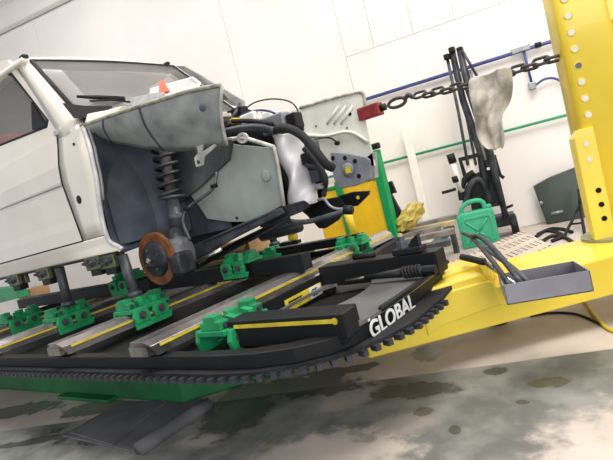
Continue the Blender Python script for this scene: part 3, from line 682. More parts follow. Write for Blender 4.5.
for x, y, Y, sx, sz, m_, nm in ((251, 118, 2.1, .10, .05, WHITEP, 'reservoir'), (276, 124, 2.08, .15, .09, GALV, 'rocker_cover'), (240, 113, 2.15, .08, .06, BLACK, 'coil'), (295, 121, 2.1, .06, .08, BLACK, 'distributor'),
                               (236, 121, 2.05, .03, .03, CABY, 'connector'), (310, 158, 2.1, .07, .06, BLACK, 'bracket'), (318, 175, 2.1, .06, .07, OILY, 'pump'), (321, 186, 2.08, .04, .03, GALV, 'fitting'), (312, 146, 2.1, .05, .05, IRON, 'thermostat'), (268, 117, 2.2, .09, .05, WHITEP, 'air_box')):
    MB().box(py(x, y, Y), (sx, .07, sz)).build(nm, m_, car, bevel=.008)
def hose(pts, r, m_=RUBBER, nm='hose'): return MB().tube(curve([py(*p) for p in pts], 6), r, 9).build(nm, m_, car, True)
hose([(272, 131, 2.02), (285, 128, 2.0), (300, 134, 1.99), (314, 149, 1.99), (326, 164, 2.0), (333, 168, 2.03)], .022)
hose([(226, 132, 1.99), (245, 128, 1.99), (262, 128, 1.99), (274, 131, 2.0)], .022, OILY)
hose([(232, 121, 2.0), (250, 121, 2.0), (272, 124, 2.0)], .012)
hose([(246, 108, 2.2), (256, 102, 2.2), (272, 99, 2.2), (288, 101, 2.2), (296, 107, 2.2), (299, 116, 2.2)], .004, BLACK, 'cable')
hose([(236, 118, 2.1), (254, 111, 2.1), (268, 111, 2.1), (282, 116, 2.1), (296, 117, 2.1)], .006, mat('blue_lead', (50, 66, 104), .5), 'cable')
hose([(228, 112, 2.2), (244, 110, 2.2), (262, 114, 2.2), (276, 115, 2.2)], .007, BLACK, 'cable')
hose([(312, 141, 2.1), (320, 138, 2.2), (330, 138, 2.3), (338, 143, 2.4)], .005, BLACK, 'cable')
hose([(304, 148, 2.05), (312, 158, 2.05), (322, 172, 2.05), (326, 185, 2.05)], .014)
hose([(306, 165, 2.06), (318, 168, 2.06), (326, 178, 2.08), (324, 196, 2.1)], .012, OILY)
hose([(275, 155, 2.1), (283, 172, 2.1), (290, 190, 2.1)], .014)
hose([(228, 126, 2.05), (236, 112, 2.1), (240, 104, 2.2)], .010, OILY)
hose([(252, 126, 2.02), (262, 121, 2.02), (280, 128, 2.02)], .008, BLACK)
MB().lathe(py(338, 143, 2.4), (0,-1,0), [(0, .014), (.02, .012)], 10).build('cable_end', BLACK, car, True)
# rubber flap beyond the far pillar
MB().prism([py(176, 66, 2.74), py(184, 66, 2.74), py(243, 101, 2.78), (py(243, 108, 2.78)), py(231, 105, 2.78)], (0,.02,0)).build('pillar_cover', PRIMER, car)
# far wing
YW = 2.75
far_poly = [(288, 112), (300, 107), (330, 100), (358, 92), (364, 94), (365, 120), (368, 135), (372, 152), (375, 166), (340, 172), (322, 165), (304, 146), (297, 128)]
fw_ = MB().prism([py(x, y, YW) for x, y in far_poly], (0,.015,0)).build('far_wing', PALE, car, bevel=.004)
for k in range(3):
    MB().tube([py(327+7*k, 124, YW), py(339+7*k, 106, YW)], .0085, 8).build('pressed_rib', PALE, fw_, True)
MB().tube(curve([py(300, 108, YW), py(330, 99, YW), py(350, 94, YW), py(359, 92, YW), py(364, 96, YW), py(365, 118, YW)], 4), .011, 6).build('wing_edge', mat('lip', (150, 146, 130), .6, col2=(196, 196, 184), scale=20), fw_, True)
MB().tube(curve([py(304, 135, YW-.01), py(325, 136, YW-.02), py(345, 132, YW-.02), py(356, 134, YW-.02), py(368, 142, YW-.01)], 4), .011, 8).build('crumpled_lip', PALE, fw_, True)
MB().lathe(py(350, 114, YW), (0,-1,0), [(0, .011), (.003, .011)], 10).build('bolt_hole', HOLE, fw_)
for x, y in ((316, 126), (347, 128)): MB().lathe(py(x, y, YW), (0,-1,0), [(0, .007), (.003, .007)], 10).build('bolt_hole', RUST, fw_)
lp = MB().prism([py(x, y, YW-.05) for x, y in ((330, 152), (345, 153), (366, 157), (370, 160), (371, 179), (356, 186), (339, 189), (333, 178))], (0,.015,0)).build('lamp_panel', BLUEGREY, car, bevel=.006)
MB().lathe(py(348, 170, YW-.052), (0,-1,0), [(0, .045), (.006, .04)], 18).build('dished_boss', BLUEGREY, lp, True)
MB().box(py(348, 170, YW-.062), (.034, .008, .04)).build('yellow_tag', STRIPE, lp)
for x, y in ((355, 161), (333, 158), (359, 176), (345, 158)): MB().lathe(py(x, y, YW-.052), (0,-1,0), [(0, .014), (.003, .014)], 12).build('panel_hole', HOLE, lp)
MB().prism([py(366, 158, YW), py(373, 152, YW), py(375, 178, YW), py(371, 180, YW)], (0,.05,0)).build('slam_panel', PRIMER, car)

# sheet and box lying on the scuttle
sh = thing('folded_sheet', 'folded white sheet with an orange corner lying on the car scuttle', 'sheet', py(165, 98, 2.15))
MB().prism([py(126, 96, 2.2), py(192, 78, 2.2), py(200, 84, 2.2), py(198, 90, 2.05), py(140, 105, 2.05)], (0, .012, .01)).build('sheet', mat('dull_paper', (206, 206, 204), .7), sh)
MB().prism([py(160, 94, 2.10), py(160, 83, 2.17), py(164, 81, 2.17), py(170, 92, 2.10)], (0,-.006,.006)).build('orange_patch', ORANGE, sh)
tag(MB().prism([py(129, 98, 1.95), py(157, 92, 1.95), py(158, 103, 1.9), py(130, 108, 1.9)], (0,.06,0)).build('grey_box', PRIMER, bevel=.006), 'small grey metal box on the scuttle below the wipers', 'box')
tag(MB().prism([win_px(66, 97)-V((.05,0,.03)), win_px(90, 98)-V((.05,0,.03)), win_px(105, 105)-V((.05,0,.03)), win_px(78, 107)-V((.05,0,.03))], (-.004,0,.004)).build('document', PAPER), 'white paper lying on the dashboard behind the windscreen', 'paper')

# ================================================================== PULL CLAMP, CHAIN, TOWER
c0 = py(362, 113, YW-.01)
pc = thing('pull_clamp', 'dark red pull clamp gripping the edge of the pale far wing', 'clamp', c0)
ca = py(360, 115, YW); cb = py(381, 108, YW); cdv = (cb-ca).normalized(); cu = V((0,1,0)); cw = cdv.cross(cu)
MB().box((ca+cb)/2, ((cb-ca).length, .07, .075), (cdv, cu, cw)).build('clamp_body', RED, pc, bevel=.008)
MB().tube([cb, cb+cdv*.03], .022, 10).build('swivel', BLACK, pc, True)
# chain from clamp to tower and past it
ch0 = cb+cdv*.03; ch1 = V((-.33, 2.66, 1.15)); ch1b = V((-.30, 2.72, 1.15)); ch2 = V((.30, 2.86, 1.12))
chain = thing('pull_chain', 'heavy steel pulling chain stretched from the red clamp to the yellow tower', 'chain', ch0)
hk = ch0+cdv*.02
mb = MB(); e1_ = cw; mb.tube([hk+cdv*(.055+.055*math.cos(a))+e1_*(.024*math.sin(a)) for a in [2*PI*k/20 for k in range(21)]], .010, 8); mb.build('hook_loop', CHAINM, chain, True)
MB().tube(curve([hk+cdv*.10, hk+cdv*.13+e1_*.02, hk+cdv*.16-e1_*.0], 4), [.014]*9, 8).build('grab_hook', CHAINM, chain, True)
ld = None
def link_mesh():
    mb = MB(); n = 24; pts = []
    for k in range(n+1):
        a = 2*PI*k/n; c_, s_ = math.cos(a), math.sin(a)
        pts.append(V((.020*(1 if c_ > 0 else -1)*(abs(c_) > 1e-6)+.016*c_, .017*s_, 0)))
    mb.tube(pts, .0078, 8); return mb
p = hk+cdv*.175; segs = [(p, ch1), (ch1b, ch2)]; cnt = 0
for a, b in segs:
    L = (b-a).length; d = (b-a)/L; n = int(L/.0535); nn_ = max(1, n)
    for k in range(nn_):
        sag = -.015*math.sin(PI*(k+.5)/nn_) if a is p else 0
        pos_ = a+d*(k+.5)*L/nn_+V((0,0,sag))
        if ld is None:
            o = link_mesh().build('link', CHAINM, None, True); ld = o.data; bpy.data.objects.remove(o)
        o = bpy.data.objects.new('link', ld); C.objects.link(o); o.parent = chain
        rx = d; side = d.cross(V((0,0,1))).normalized(); up = side.cross(rx)
        y_, z_ = (up, -side) if cnt % 2 == 0 else (side, up)
        y2 = (y_*.86+z_*.5).normalized(); z2 = rx.cross(y2)
        mm = M4.Identity(4)
        for i, ax in enumerate((rx, y2, z2)):
            for q_ in range(3): mm[q_][i] = ax[q_]
        o.matrix_basis = M4.Translation(pos_-chain.location) @ mm; cnt += 1

tower = thing('pulling_tower', 'bright yellow pulling tower with perforated column on a low arm', 'tower', (-.33, 2.6, 0))
ta = V((.785, .62, 0)); tb_ = V((-.62, .785, 0)); Z_ = V((0,0,1))
A0 = V((-.98, 1.71, 0))
def arm(l, wv, z): return A0+ta*l+tb_*wv+V((0,0,z))
# long arm with a tapered lower edge
MB().prism([arm(-.12, 0, .12), arm(.12, 0, .12), arm(.9, 0, .12), arm(1.7, 0, .12), arm(1.7, 0, .285), arm(.5, 0, .275), arm(.1, 0, .27), arm(-.12, 0, .255)], tb_*.42).build('arm', YELLOW, tower, bevel=.008)
# sleeve that hooks over the bench edge
MB().prism([arm(.13, -.008, .15), arm(.13, -.008, .307), arm(.405, -.008, .309), arm(.435, -.008, .30), arm(.452, -.008, .20), arm(.385, -.008, .195), arm(.20, -.008, .178)], tb_*.30).build('sleeve', YELLOW, tower, bevel=.006)
MB().prism([arm(.20, .10, .28), arm(.222, .10, .35), arm(.445, .10, .362), arm(.49, .10, .337), arm(.50, .10, .28)], tb_*.18).build('sleeve_top', YELLOW, tower, bevel=.01)
MB().prism([arm(.16, .0, .28), arm(.175, .0, .335), arm(.40, .0, .345), arm(.43, .0, .28)], tb_*.10).build('sleeve_step', YELLOW, tower, bevel=.01)
MB().tube([arm(.435, .05, .28), arm(.435, .05, .368)], .024, 14).build('pin_boss', YELLOW, tower, True)
MB().box(arm(.085, .03, .255), (.075, .09, .085), (ta, tb_, Z_)).build('hook_jaw', mat('jaw_grey', (120, 120, 116), .5, .3), tower, bevel=.006)
for l in (.55, 1.4): MB().lathe(arm(l, .37, .0), Z_, [(0, .05), (.10, .05), (.12, .03)], 16).build('caster', BLACK, tower, True)
# column
cn = V((.35, -.937, 0)); ct = V((.937, .35, 0)); cp = V((-.303, 2.576, 0))
def col(a, dpt, z): return cp+ct*a-cn*dpt+V((0,0,z))
def rrect(a0, a1, d0, d1, r, n=4):
    out = []
    for (ca_, cd_, s0) in ((a1-r, d0+r, -PI/2), (a1-r, d1-r, 0), (a0+r, d1-r, PI/2), (a0+r, d0+r, PI)):
        for k in range(n+1):
            th = s0+PI/2*k/n; out.append((ca_+r*math.cos(th), cd_+r*math.sin(th)))
    return out
MB().prism([col(a, d_, .29) for a, d_ in rrect(-.0, .225, 0, .20, .035)], (0,0,2.2)).build('column', YELLOW, tower, True)
for p_ in tower.children[-1].data.polygons: p_.use_smooth = len(p_.vertices) == 4
MB().prism([col(-.032, -.012, .29), col(.055, -.012, .29), col(.055, -.012, .80), col(-.0, -.012, .80), col(-.032, -.012, .765)], -cn*.10).build('gusset_plate', YELLOW, tower, bevel=.005)
MB().prism([col(.20, .0, 1.22), col(.30, .0, 1.22), col(.30, .0, 2.0), col(.20, .0, 2.0)], -cn*.04).build('side_flange', YELLOW, tower, bevel=.006)
MB().tube([col(.29, -.03, 1.28), col(.29, .07, 1.28)], .035, 12).tube([col(.28, -.03, 1.37), col(.28, .07, 1.37)], .03, 12).build('pivot_bolt', IRON, tower, True)
MB().tube([col(.218, .012, .8), col(.218, .012, 2.4)], .006, 6).build('weld_bead', mat('weld', (206, 166, 60), .5), tower, True)
for k in range(4, 20):
    z = .560+k*.0735; m_ = IRON if k == 7 else mat('through_hole', (226, 222, 210), .8)
    MB().lathe(col(.048, 0, z), cn, [(.0, .019), (.003, .017), (.003, .0136)], 16).build('hole_rim', STRIPE, tower)
    MB().lathe(col(.048, -.002, z), cn, [(0, .0135), (.002, .0135)], 16).build('pin_hole', m_, tower)
for z in (.385, .45, .515): MB().lathe(col(.022, -.013, z), cn, [(0, .012), (.002, .012)], 14).build('pin_hole', HOLE, tower)
for z in (.66, .73): MB().lathe(col(.012, -.013, z), cn, [(0, .012), (.002, .012)], 14).build('pin_hole', MATS['through_hole'], tower)
MB().lathe(col(.105, .09, .265), Z_, [(0, .17), (.028, .17), (.028, .14)], 32).build('base_flange', mat('flange_green_grey', (150, 154, 130), .5, .2), tower)

# tray with open top on the arm and pry bars in it
ty = thing('steel_tray', 'grey sheet steel tray full of bars, sitting on the yellow arm', 'tray', pz(545, 285, .285))
f0, f1 = pz(503, 286, .355), pz(590, 271, .355); fd = (f1-f0).normalized(); fb = V((-fd.y, fd.x, 0))
f0 = V((f0.x, f0.y, 0)); Lw = (f1-f0).xy.length; Dp = .23; zb, zt = .287, .357
def tr(l, b_, z): return f0+fd*l+fb*b_+V((0,0,z))
MB().prism([tr(0,0,zb), tr(Lw,0,zb), tr(Lw,0,zt), tr(0,0,zt)], fb*.004).build('front_wall', TRAYG, ty)
MB().prism([tr(0,Dp,zb), tr(Lw,Dp,zb), tr(Lw,Dp,zt-.015), tr(0,Dp,zt-.015)], fb*.004).build('rear_wall', TRAYG, ty)
for l in (0, Lw-.004): MB().prism([tr(l,0,zb), tr(l,Dp,zb), tr(l,Dp,zt-.015), tr(l,0,zt)], fd*.004).build('side_wall', TRAYG, ty)
MB().prism([tr(0,0,zb), tr(Lw,0,zb), tr(Lw,Dp,zb), tr(0,Dp,zb)], Z_*.004).build('tray_floor', OILY, ty)
def bar(pts, r, m_, label, nm='pry_bar'): return tag(MB().tube(curve(pts, 4), r, 8).build(nm, m_, None, True), label, 'bar', 'bars lying in the tray')
bar([pz(463, 233, .43), pz(472, 238, .425), pz(490, 258, .40), pz(512, 288, .34)], .010, OILY, 'leftmost long dark pry bar leaning in the tray')
bar([pz(471, 236, .44), pz(482, 238, .44), pz(500, 256, .41), pz(522, 284, .345)], .011, OILY, 'dark pry bar with hooked tip leaning in the tray')
bar([pz(482, 246, .42), pz(505, 262, .395), pz(530, 283, .345)], .010, IRON, 'lighter steel bar lying rightmost in the tray')
pb_ = thing('long_chisel', 'steel chisel with a thick black grip pointing out of the tray', 'chisel', pz(490, 262, .38), 'bars lying in the tray')
MB().tube([pz(462, 257, .40), pz(484, 262, .39)], .014, 10).build('grip', RUBBER, pb_, True)
MB().tube([pz(484, 262, .39), pz(519, 287, .34)], .008, 8).build('blade', STEEL, pb_, True)
bar([tr(.10, .08, .305), tr(.2, .11, .305), tr(.27, .10, .315)], .018, RUBBER, 'black hose piece lying across the tray floor', 'hose_piece')

# rag hanging on the chain
yc = 2.68
Lf = [(470, 79), (470, 90), (472, 102), (474, 113), (475, 124), (477, 135), (483, 144), (492, 150)]
Rt = [(513, 65), (514, 80), (514, 94), (511, 106), (504, 114), (505, 124), (509, 137), (505, 148)]
rows = []
for j, (a, b) in enumerate(zip(Lf, Rt)):
    A_, B_ = py(*a, yc), py(*b, yc); r_ = []
    for i in range(11):
        t = i/10; q = along(A_, B_, t); r_.append(q+V((0, .022*math.sin(t*14+j*.6)+.014*math.sin(t*5-j*1.1)-.03, .006*math.sin(t*11+j))))
    rows.append(r_)
rag = MB().grid(rows).build('rag', CLOTH, None, True, solid=.004, sub=1)
tag(rag, 'dirty white rag hanging over the pulling chain', 'rag')

# ================================================================== BACKGROUND THINGS
# perforated ramp
zr = .055
ramp = thing('perforated_ramp', 'beige perforated steel ramp plate lying behind the yellow arm', 'ramp', pz(490, 260, 0))
rc = [pz(414, 300, zr), pz(440, 268, zr), pz(482, 249, zr), pz(523, 231, zr), pz(545, 243, zr), pz(566, 258, zr), pz(500, 292, zr)]
MB().prism([p_ for p_ in rc], (0,0,.006)).build('deck', PERF, ramp)
cen = sum(rc, V())/len(rc)
for p_ in (rc[0], rc[3], rc[5], rc[6]):
    q_ = along(p_, cen, .12); MB().span((q_.x-.02, q_.y-.02, 0), (q_.x+.02, q_.y+.02, zr)).build('foot', IRON, ramp)
mb = MB(); rd = V((math.sin(math.radians(22)), math.cos(math.radians(22)), 0)); rs_ = V((rd.y, -rd.x, 0))
def inside(q_, poly):
    c_ = False
    for a, b in zip(poly, poly[1:]+poly[:1]):
        if (a.y > q_.y) != (b.y > q_.y) and q_.x < (b.x-a.x)*(q_.y-a.y)/(b.y-a.y)+a.x: c_ = not c_
    return c_
o_ = cen
for i in range(-24, 25):
    if i % 5 in (4, 3): continue
    for j in range(-40, 41):
        q_ = o_+rs_*i*.040+rd*(j*.058+.029*(i % 2))
        if inside(q_, rc): mb.tube_rings([(V((q_.x, q_.y, zr+.0062)), .0125), (V((q_.x, q_.y, zr+.0066)), .0125)], Z_, 6)
pf = mb.build('perforations', HOLE, ramp); pf['kind'] = 'stuff'

# jerrycan
def jerry():
    t = thing('jerrycan', 'green plastic jerrycan standing on the floor behind the ramp', 'jerrycan', (-1.45, 4.42, 0))
    c = V((-1.45, 4.42, 0)); u = V((.93, .36, 0)); dpt = V((-.36, .93, 0))
    P = lambda a, z, d_=0: c+u*a+V((0,0,z))+dpt*d_
    o2 = [(-.155, .0), (.155, .0), (.158, .02), (.158, .29), (.14, .315), (-.12, .315), (-.158, .285), (-.158, .02)]
    body = MB().prism([P(a, z, -.075) for a, z in o2], dpt*.15).build('can_body', CANG, t, bevel=.022, seg=3)
    MB().ring([P(a*.80, .15+(z-.15)*.74, -.083) for a, z in o2], [P(a*.70, .15+(z-.15)*.62, -.083) for a, z in o2], dpt*.01).build('raised_border', CANG, body, bevel=.003)
    for a, b in (((-.09, .05), (0, .13)), ((.09, .05), (0, .13)), ((-.09, .235), (0, .13)), ((.09, .235), (0, .13))):
        MB().tube([P(a[0], a[1], -.077), P(b[0], b[1], -.077)], .010, 6).build('cross_rib', CANG, body, True)
    MB().tube(curve([P(-.115, .30), P(-.09, .36), P(-.03, .395), P(.05, .395), P(.09, .37), P(.10, .31)], 5), .021, 10).build('handle', CANG, t, True)
    MB().lathe(P(.125, .31), V((0,0,1)), [(0, .03), (.03, .03), (.034, .02)], 14).build('cap', CANG, t, True)
jerry()

# yellow cabinet with green posts
Yc = 3.75
cb_ = thing('yellow_cabinet', 'yellow equipment cabinet with green corner posts behind the car', 'cabinet', (-2.2, Yc, 0))
p0 = py(323, 200, Yc); p1 = py(376, 185, Yc)
MB().span((-2.62, Yc, .12), (-1.93, Yc+.06, .80)).build('body', CABY, cb_, bevel=.01)
MB().span((-1.955, Yc-.03, 0), (-1.885, Yc+.05, 1.03)).build('corner_post', CABG, cb_, bevel=.006)
MB().span((-2.36, Yc-.03, 0), (-2.30, Yc+.0, .86)).build('corner_post', CABG, cb_, bevel=.006)
MB().span((-2.66, Yc-.03, .10), (-1.88, Yc+.08, .14)).build('plinth', CABG, cb_, bevel=.006)
MB().span((-2.66, Yc-.01, .80), (-1.93, Yc+.07, .83)).build('top', CABG, cb_, bevel=.006)
MB().box((-1.92, Yc-.01, 1.06), (.13, .05, .05)).build('handle', BLACK, cb_, bevel=.012)
# grey folded steel leaning by the cabinet
gs = [py(382, 184, 3.85), py(391, 181, 3.85), py(396, 193, 3.85), py(391, 194, 3.85), py(404, 218, 3.85), py(410, 240, 3.85), py(392, 244, 3.85)]
zmin = min(q.z for q in gs)
for q in gs[4:]: q.z = max(q.z-.0, .0)
gs[5].z = gs[6].z = .002
tag(MB().prism(gs, (0,.03,0)).build('folded_steel', OILY, bevel=.004), 'dark grey folded steel piece leaning beside the yellow cabinet', 'scrap')

# long bars stacked at the far side of the bench
specs = [((368, 247), (454, 228), .30, LUMBER, 'nearest weathered grey bar of the stack behind the bench'), ((366, 238), (454, 220), .305, WOOD, 'pale wooden batten in the middle of the stack behind the bench'),
         ((380, 232), (456, 214), .31, LUMBER, 'farthest grey bar of the stack behind the bench'), ((396, 250), (450, 239), .295, IRON, 'short dark steel bar lowest and nearest of the stack behind the bench'),
         ((362, 243), (440, 225), .302, LUMBER, 'grey bar lying between the nearest bar and the pale batten of the stack')]
for a, b, z, m_, lb in specs:
    A_, B_ = pz(*a, z), pz(*b, z); d = (B_-A_).normalized(); s_ = V((-d.y, d.x, 0))
    tag(MB().box((A_+B_)/2+V((0,0,-.02)), ((B_-A_).length, .09, .04), (d, s_, Z_)).build('long_bar', m_, bevel=.004), lb, 'bar', 'long bars stacked behind the bench')
sup = thing('trestle', 'low steel trestle carrying the long bars behind the bench', 'trestle', (-1.8, 4.1, 0))
for a, b in (((-1.95, 3.42), (-2.15, 4.02)), ((-1.42, 3.35), (-1.6, 4.2))):
    A_, B_ = V(a+(.238,)), V(b+(.238,)); d = (B_-A_).normalized(); s_ = V((-d.y, d.x, 0))
    MB().box((A_+B_)/2, ((B_-A_).length, .06, .05), (d, s_, Z_)).build('beam', IRON, sup)
    for q in (A_, B_): MB().span((q.x-.02, q.y-.02, 0), (q.x+.02, q.y+.02, .22)).build('leg', IRON, sup)

# crumpled yellow film
yb = MB(); bmesh.ops.create_icosphere(yb.b, subdivisions=3, radius=1)
c_ = py(410, 217, 3.86); rnd = random.Random(3)
e_u = (RX*.5+UX*.62).normalized(); e_v = (RX*.75-UX*.5).normalized(); e_w = fw
for v in yb.b.verts:
    k = 1+.22*rnd.uniform(-1, 1); q = v.co*k; v.co = c_+e_u*q.x*.15+e_v*q.y*.075+e_w*q.z*.07
tag(yb.build('plastic_film', BAG), 'crumpled yellow plastic film on the stacked bars', 'bag')

# upright yellow cylinder on the bench
yr = thing('upright_ram', 'small yellow cylinder standing upright on the bench rail', 'ram', py(354, 240, 2.62))
MB().tube([py(347, 211, 2.62), py(353.5, 234, 2.62)], .026, 14).build('cylinder', CYLY, yr, True)
MB().tube([py(353.5, 234, 2.62), py(356, 248, 2.62)], .014, 10).build('stem', BLACK, yr, True)
MB().box(py(357, 248, 2.62), (.09, .07, .04)).build('foot', BLACK, yr, bevel=.006)
yr2 = thing('toggle_clamp', 'small yellow clamp knob below the car beside the green clamp', 'knob', py(293, 238, 2.3))
MB().box(py(293, 237, 2.3), (.05, .05, .04)).build('knob', CYLY, yr2, bevel=.012)
MB().box(py(290, 243, 2.3), (.14, .04, .02)).build('arm', BLACK, yr2)
fa, fb_ = py(281, 247, 2.3), py(300, 240, 2.3)

# cardboard under and behind the car
for (x, y, Y, sx, sz, lb) in ((215, 252, 2.85, .30, .16, 'open cardboard box on the far side of the bench, left of the other'), (244, 246, 2.9, .30, .22, 'taller cardboard box on the far side of the bench behind the green clamp'), (32, 292, 2.9, .34, .14, 'cardboard box far left under the car')):
    c_ = py(x, y, Y); t = thing('cardboard_box', lb, 'box', (c_.x, Y, ZT), 'cardboard boxes beyond the bench')
    zt_ = c_.z+.05
    MB().span((c_.x-sx/2, Y-.1, ZT), (c_.x+sx/2, Y+.14, zt_)).build('carton', CARD, t, bevel=.004)
    MB().prism([(c_.x-sx/2, Y-.1, zt_), (c_.x+sx/2, Y-.1, zt_), (c_.x+sx/2, Y-.17, zt_-.06), (c_.x-sx/2, Y-.17, zt_-.06)], (0,.004,.004)).build('flap', CARD, t)
tag(MB().box(py(222, 262, 2.6), (.5, .05, .03)).build('batten', WOOD), 'pale wooden batten lying across the bench behind the black beam', 'batten')
tag(MB().prism([py(-30, 292, 2.6), py(14, 287, 2.6), py(20, 298, 2.6), py(-30, 310, 2.6)], (0,.12,0)).build('green_jack', GREEN, bevel=.01), 'bright green steel box at the left edge beyond the bench', 'box')
wq = pz(-6, 384, 0)
tag(MB().box(wq+V((-.05, 0, .04)), (.22, .1, .08)).build('wood_block', WOOD, bevel=.004), 'short wooden block at the left edge under the bench', 'block')

# hydraulic press trolley by the wall
D0 = 4.8
def H_(x, y, o=0): return pw(x, y, D0+o)
hoist = thing('hydraulic_trolley', 'tall black hydraulic press trolley with folded arms against the wall', 'trolley', (H_(488, 232).x, H_(488, 232).y, 0))
dn_ = lambda q: V((q.x, q.y, .0))
MB().tube([H_(452, 51), H_(463, 100), H_(480, 150), H_(486, 190)], [.028, .03, .034, .034], 10).build('main_arm', OILY, hoist, True)
MB().tube([H_(460, 51, -.05), H_(469, 90, -.05), H_(489, 150, -.05), H_(506, 218, -.05)], [.028, .032, .032, .026], 10).build('upright', OILY, hoist, True)
MB().tube([H_(447, 57), H_(458, 110), H_(468, 165)], .014, 8).build('thin_rod', IRON, hoist, True)
MB().tube([H_(456, 60), H_(466, 115), H_(476, 165)], .012, 8).build('thin_rod', IRON, hoist, True)
MB().tube([H_(462, 50, -.08), H_(477, 76, -.08)], .012, 8).build('strut', IRON, hoist, True)
MB().tube([H_(470, 70, -.04), H_(474, 100, -.04), H_(478, 130, -.04), H_(486, 160, -.04)], .018, 8).build('ram_rod', GALV, hoist, True)
for x, y in ((452, 50), (460, 50), (447, 57)): MB().box(H_(x, y, -.02), (.05, .06, .05)).build('end_lug', BLACK, hoist, bevel=.01)
MB().ring([H_(458, 158), H_(493, 149), H_(499, 172), H_(464, 180)], [H_(462, 161), H_(489, 154), H_(494, 169), H_(467, 176)], WN*.05).build('frame_plate', BLACK, hoist)
MB().prism([H_(466, 176, .06), H_(496, 168, .06), H_(503, 205, .06), H_(472, 211, .06)], WN*.03).build('back_plate', OILY, hoist)
MB().prism([H_(464, 161, .01), H_(474, 158, .01), H_(477, 170, .01), H_(467, 173, .01)], WN*.03).build('gauge', WHITEP, hoist)
MB().prism([H_(478, 158, .01), H_(488, 155, .01), H_(491, 167, .01), H_(481, 169, .01)], WN*.03).build('pump_block', mat('violet_grey', (104, 100, 130), .5), hoist)
MB().tube([H_(451, 158), H_(462, 192)], .030, 12).build('pump_cylinder', WHITEP, hoist, True)
MB().tube([H_(450, 154), H_(453, 163)], .036, 12).build('cylinder_band', BLACK, hoist, True)
MB().tube([H_(455, 176), H_(457, 182)], .036, 12).build('cylinder_band', BLACK, hoist, True)
MB().tube([H_(442, 193), H_(456, 189)], .014, 8).build('pump_handle', BLACK, hoist, True)
MB().tube([H_(494, 155), H_(500, 175), H_(504, 178)], .016, 8).build('side_lever', BLACK, hoist, True)
MB().tube(curve([H_(466, 205), H_(468, 190), H_(476, 180), H_(484, 184), H_(490, 205)], 5), .034, 10).build('folded_leg', OILY, hoist, True)
MB().tube(curve([H_(462, 200), H_(461, 190), H_(466, 178), H_(474, 172)], 5), .028, 10).build('folded_leg', BLACK, hoist, True)
MB().box(H_(478, 190, .05), (.16, .10, .18), (WS, WN, V((0,0,1)))).build('pump_body', BLACK, hoist, bevel=.02)
MB().tube(curve([H_(484, 170), H_(493, 185), H_(498, 195), H_(494, 203)], 5), .008, 6).tube(curve([H_(478, 172), H_(488, 190), H_(492, 200)], 5), .007, 6).build('hydraulic_hose', RUBBER, hoist, True)
MB().prism([V((q.x, q.y, .10)) for q in (H_(464, 214, -.02), H_(514, 214, -.02), H_(514, 214, .2), H_(464, 214, .2))], (0,0,.10)).build('base_frame', OILY, hoist, bevel=.01)
for x, o in ((512, -.03), (512, .2), (470, -.03), (470, .2)):
    q = H_(x, 214, o); MB().lathe((q.x, q.y, .085), WS, [(-.03, .06), (-.025, .085), (.025, .085), (.03, .06)], 18).build('wheel', RUBBER, hoist, True)
MB().tube([H_(506, 208, -.02), H_(513, 205, -.02)], .012, 8).build('axle_pin', BLACK, hoist, True)

# dark green panel leaning on the wall
gp = [pw(533, 186, 5.1), pw(549, 177, 5.1), pw(572, 168, 5.1), pw(592, 162, 5.1), pw(600, 214, 5.06), pw(547, 225, 5.06)]
for q in gp[4:]: q.z = .004
dg = thing('body_panel', 'dark green car body panel leaning against the white wall', 'panel', (gp[5].x, gp[5].y, 0))
MB().prism(gp, -WN*.03).build('skin', PANELG, dg, bevel=.006)
MB().tube([pw(551, 214, 5.03), pw(563, 211, 5.03)], .014, 8).build('handle', GALV, dg, True)
MB().lathe(pw(541, 203, 5.06), -WN, [(0, .02), (.01, .018)], 10).build('lock', GALV, dg, True)
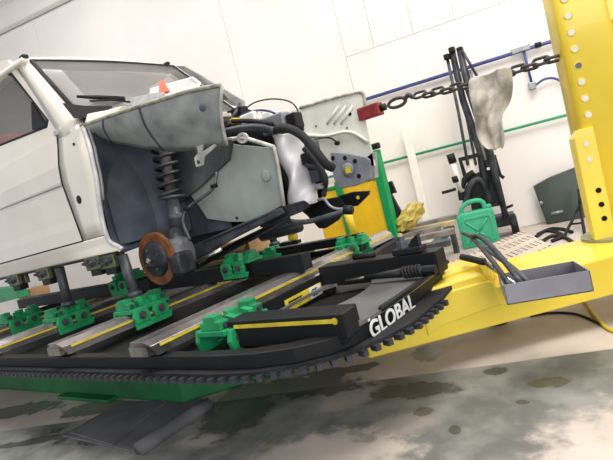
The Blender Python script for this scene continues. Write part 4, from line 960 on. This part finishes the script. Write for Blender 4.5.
# folding stand and hoses on the floor
fs = thing('folding_stand', 'thin black folding stand in front of the dark green panel', 'stand', (pw(572, 240, 4.7).x, pw(572, 240, 4.7).y, 0))
a_, b_, c_ = pw(580, 205, 4.7), pz(564, 238, 0), pz(585, 236, 0)
MB().tube([b_+Z_*.008, a_], .012, 6).tube([c_+Z_*.008, a_], .012, 6).tube([along(b_, a_, .4), along(c_, a_, .4)], .009, 6).build('frame', BLACK, fs, True)
MB().tube([a_, a_+V((.0, .1, .12))], .012, 6).build('tip', BLACK, fs, True)
for pts, lb in ((((534, 238), (545, 231), (556, 232), (563, 236), (552, 241)), 'black hose loop on the floor nearest the trolley'), (((541, 242), (552, 236), (566, 238), (575, 244)), 'black hose lying on the floor below the folding stand'), (((538, 234), (550, 229), (562, 229), (572, 232)), 'black hose on the floor against the green panel')):
    tag(MB().tube(curve([pz(*q, .014) for q in pts], 6), .014, 8).build('hose', RUBBER, None, True), lb, 'hose', 'hoses on the floor by the wall')
# yellow and black cable at the right edge
tag(MB().tube(curve([pz(*q, .008) for q in ((575, 296), (586, 303), (594, 314), (602, 324), (613, 331), (630, 334))], 6), .008, 8).build('cable', STRIPE, None, True), 'yellow cable on the floor at the right edge', 'cable')
tag(MB().tube(curve([pz(*q, .006) for q in ((530, 316), (550, 313), (575, 314), (596, 322), (612, 330), (630, 330))], 6), .006, 8).build('cable', RUBBER, None, True), 'thin black cable curving on the floor under the yellow arm', 'cable')
# rubber mats in front
mt = thing('rubber_mat', 'dark grey rubber mat with a rolled edge on the floor in front', 'mat', pz(135, 430, 0))
q4 = [pz(62, 437, 0), pz(122, 403, 0), pz(205, 400, 0), pz(143, 455, 0)]
MB().prism(q4, (0,0,.008)).build('sheet', MAT_, mt, bevel=.003)
l0, l1 = pz(138, 450, .02), pz(209, 404, .02); pts = [along(l0, l1, t/4) for t in range(5)]
MB().tube(pts, [.030, .031, .030, .031, .030], 14).build('rolled_edge', MAT_, mt, True)
MB().prism([pz(70, 433, .008), pz(120, 405, .008), pz(168, 402, .008), pz(112, 446, .008)], (0,0,.006)).build('upper_sheet', MAT_, mt, bevel=.002)
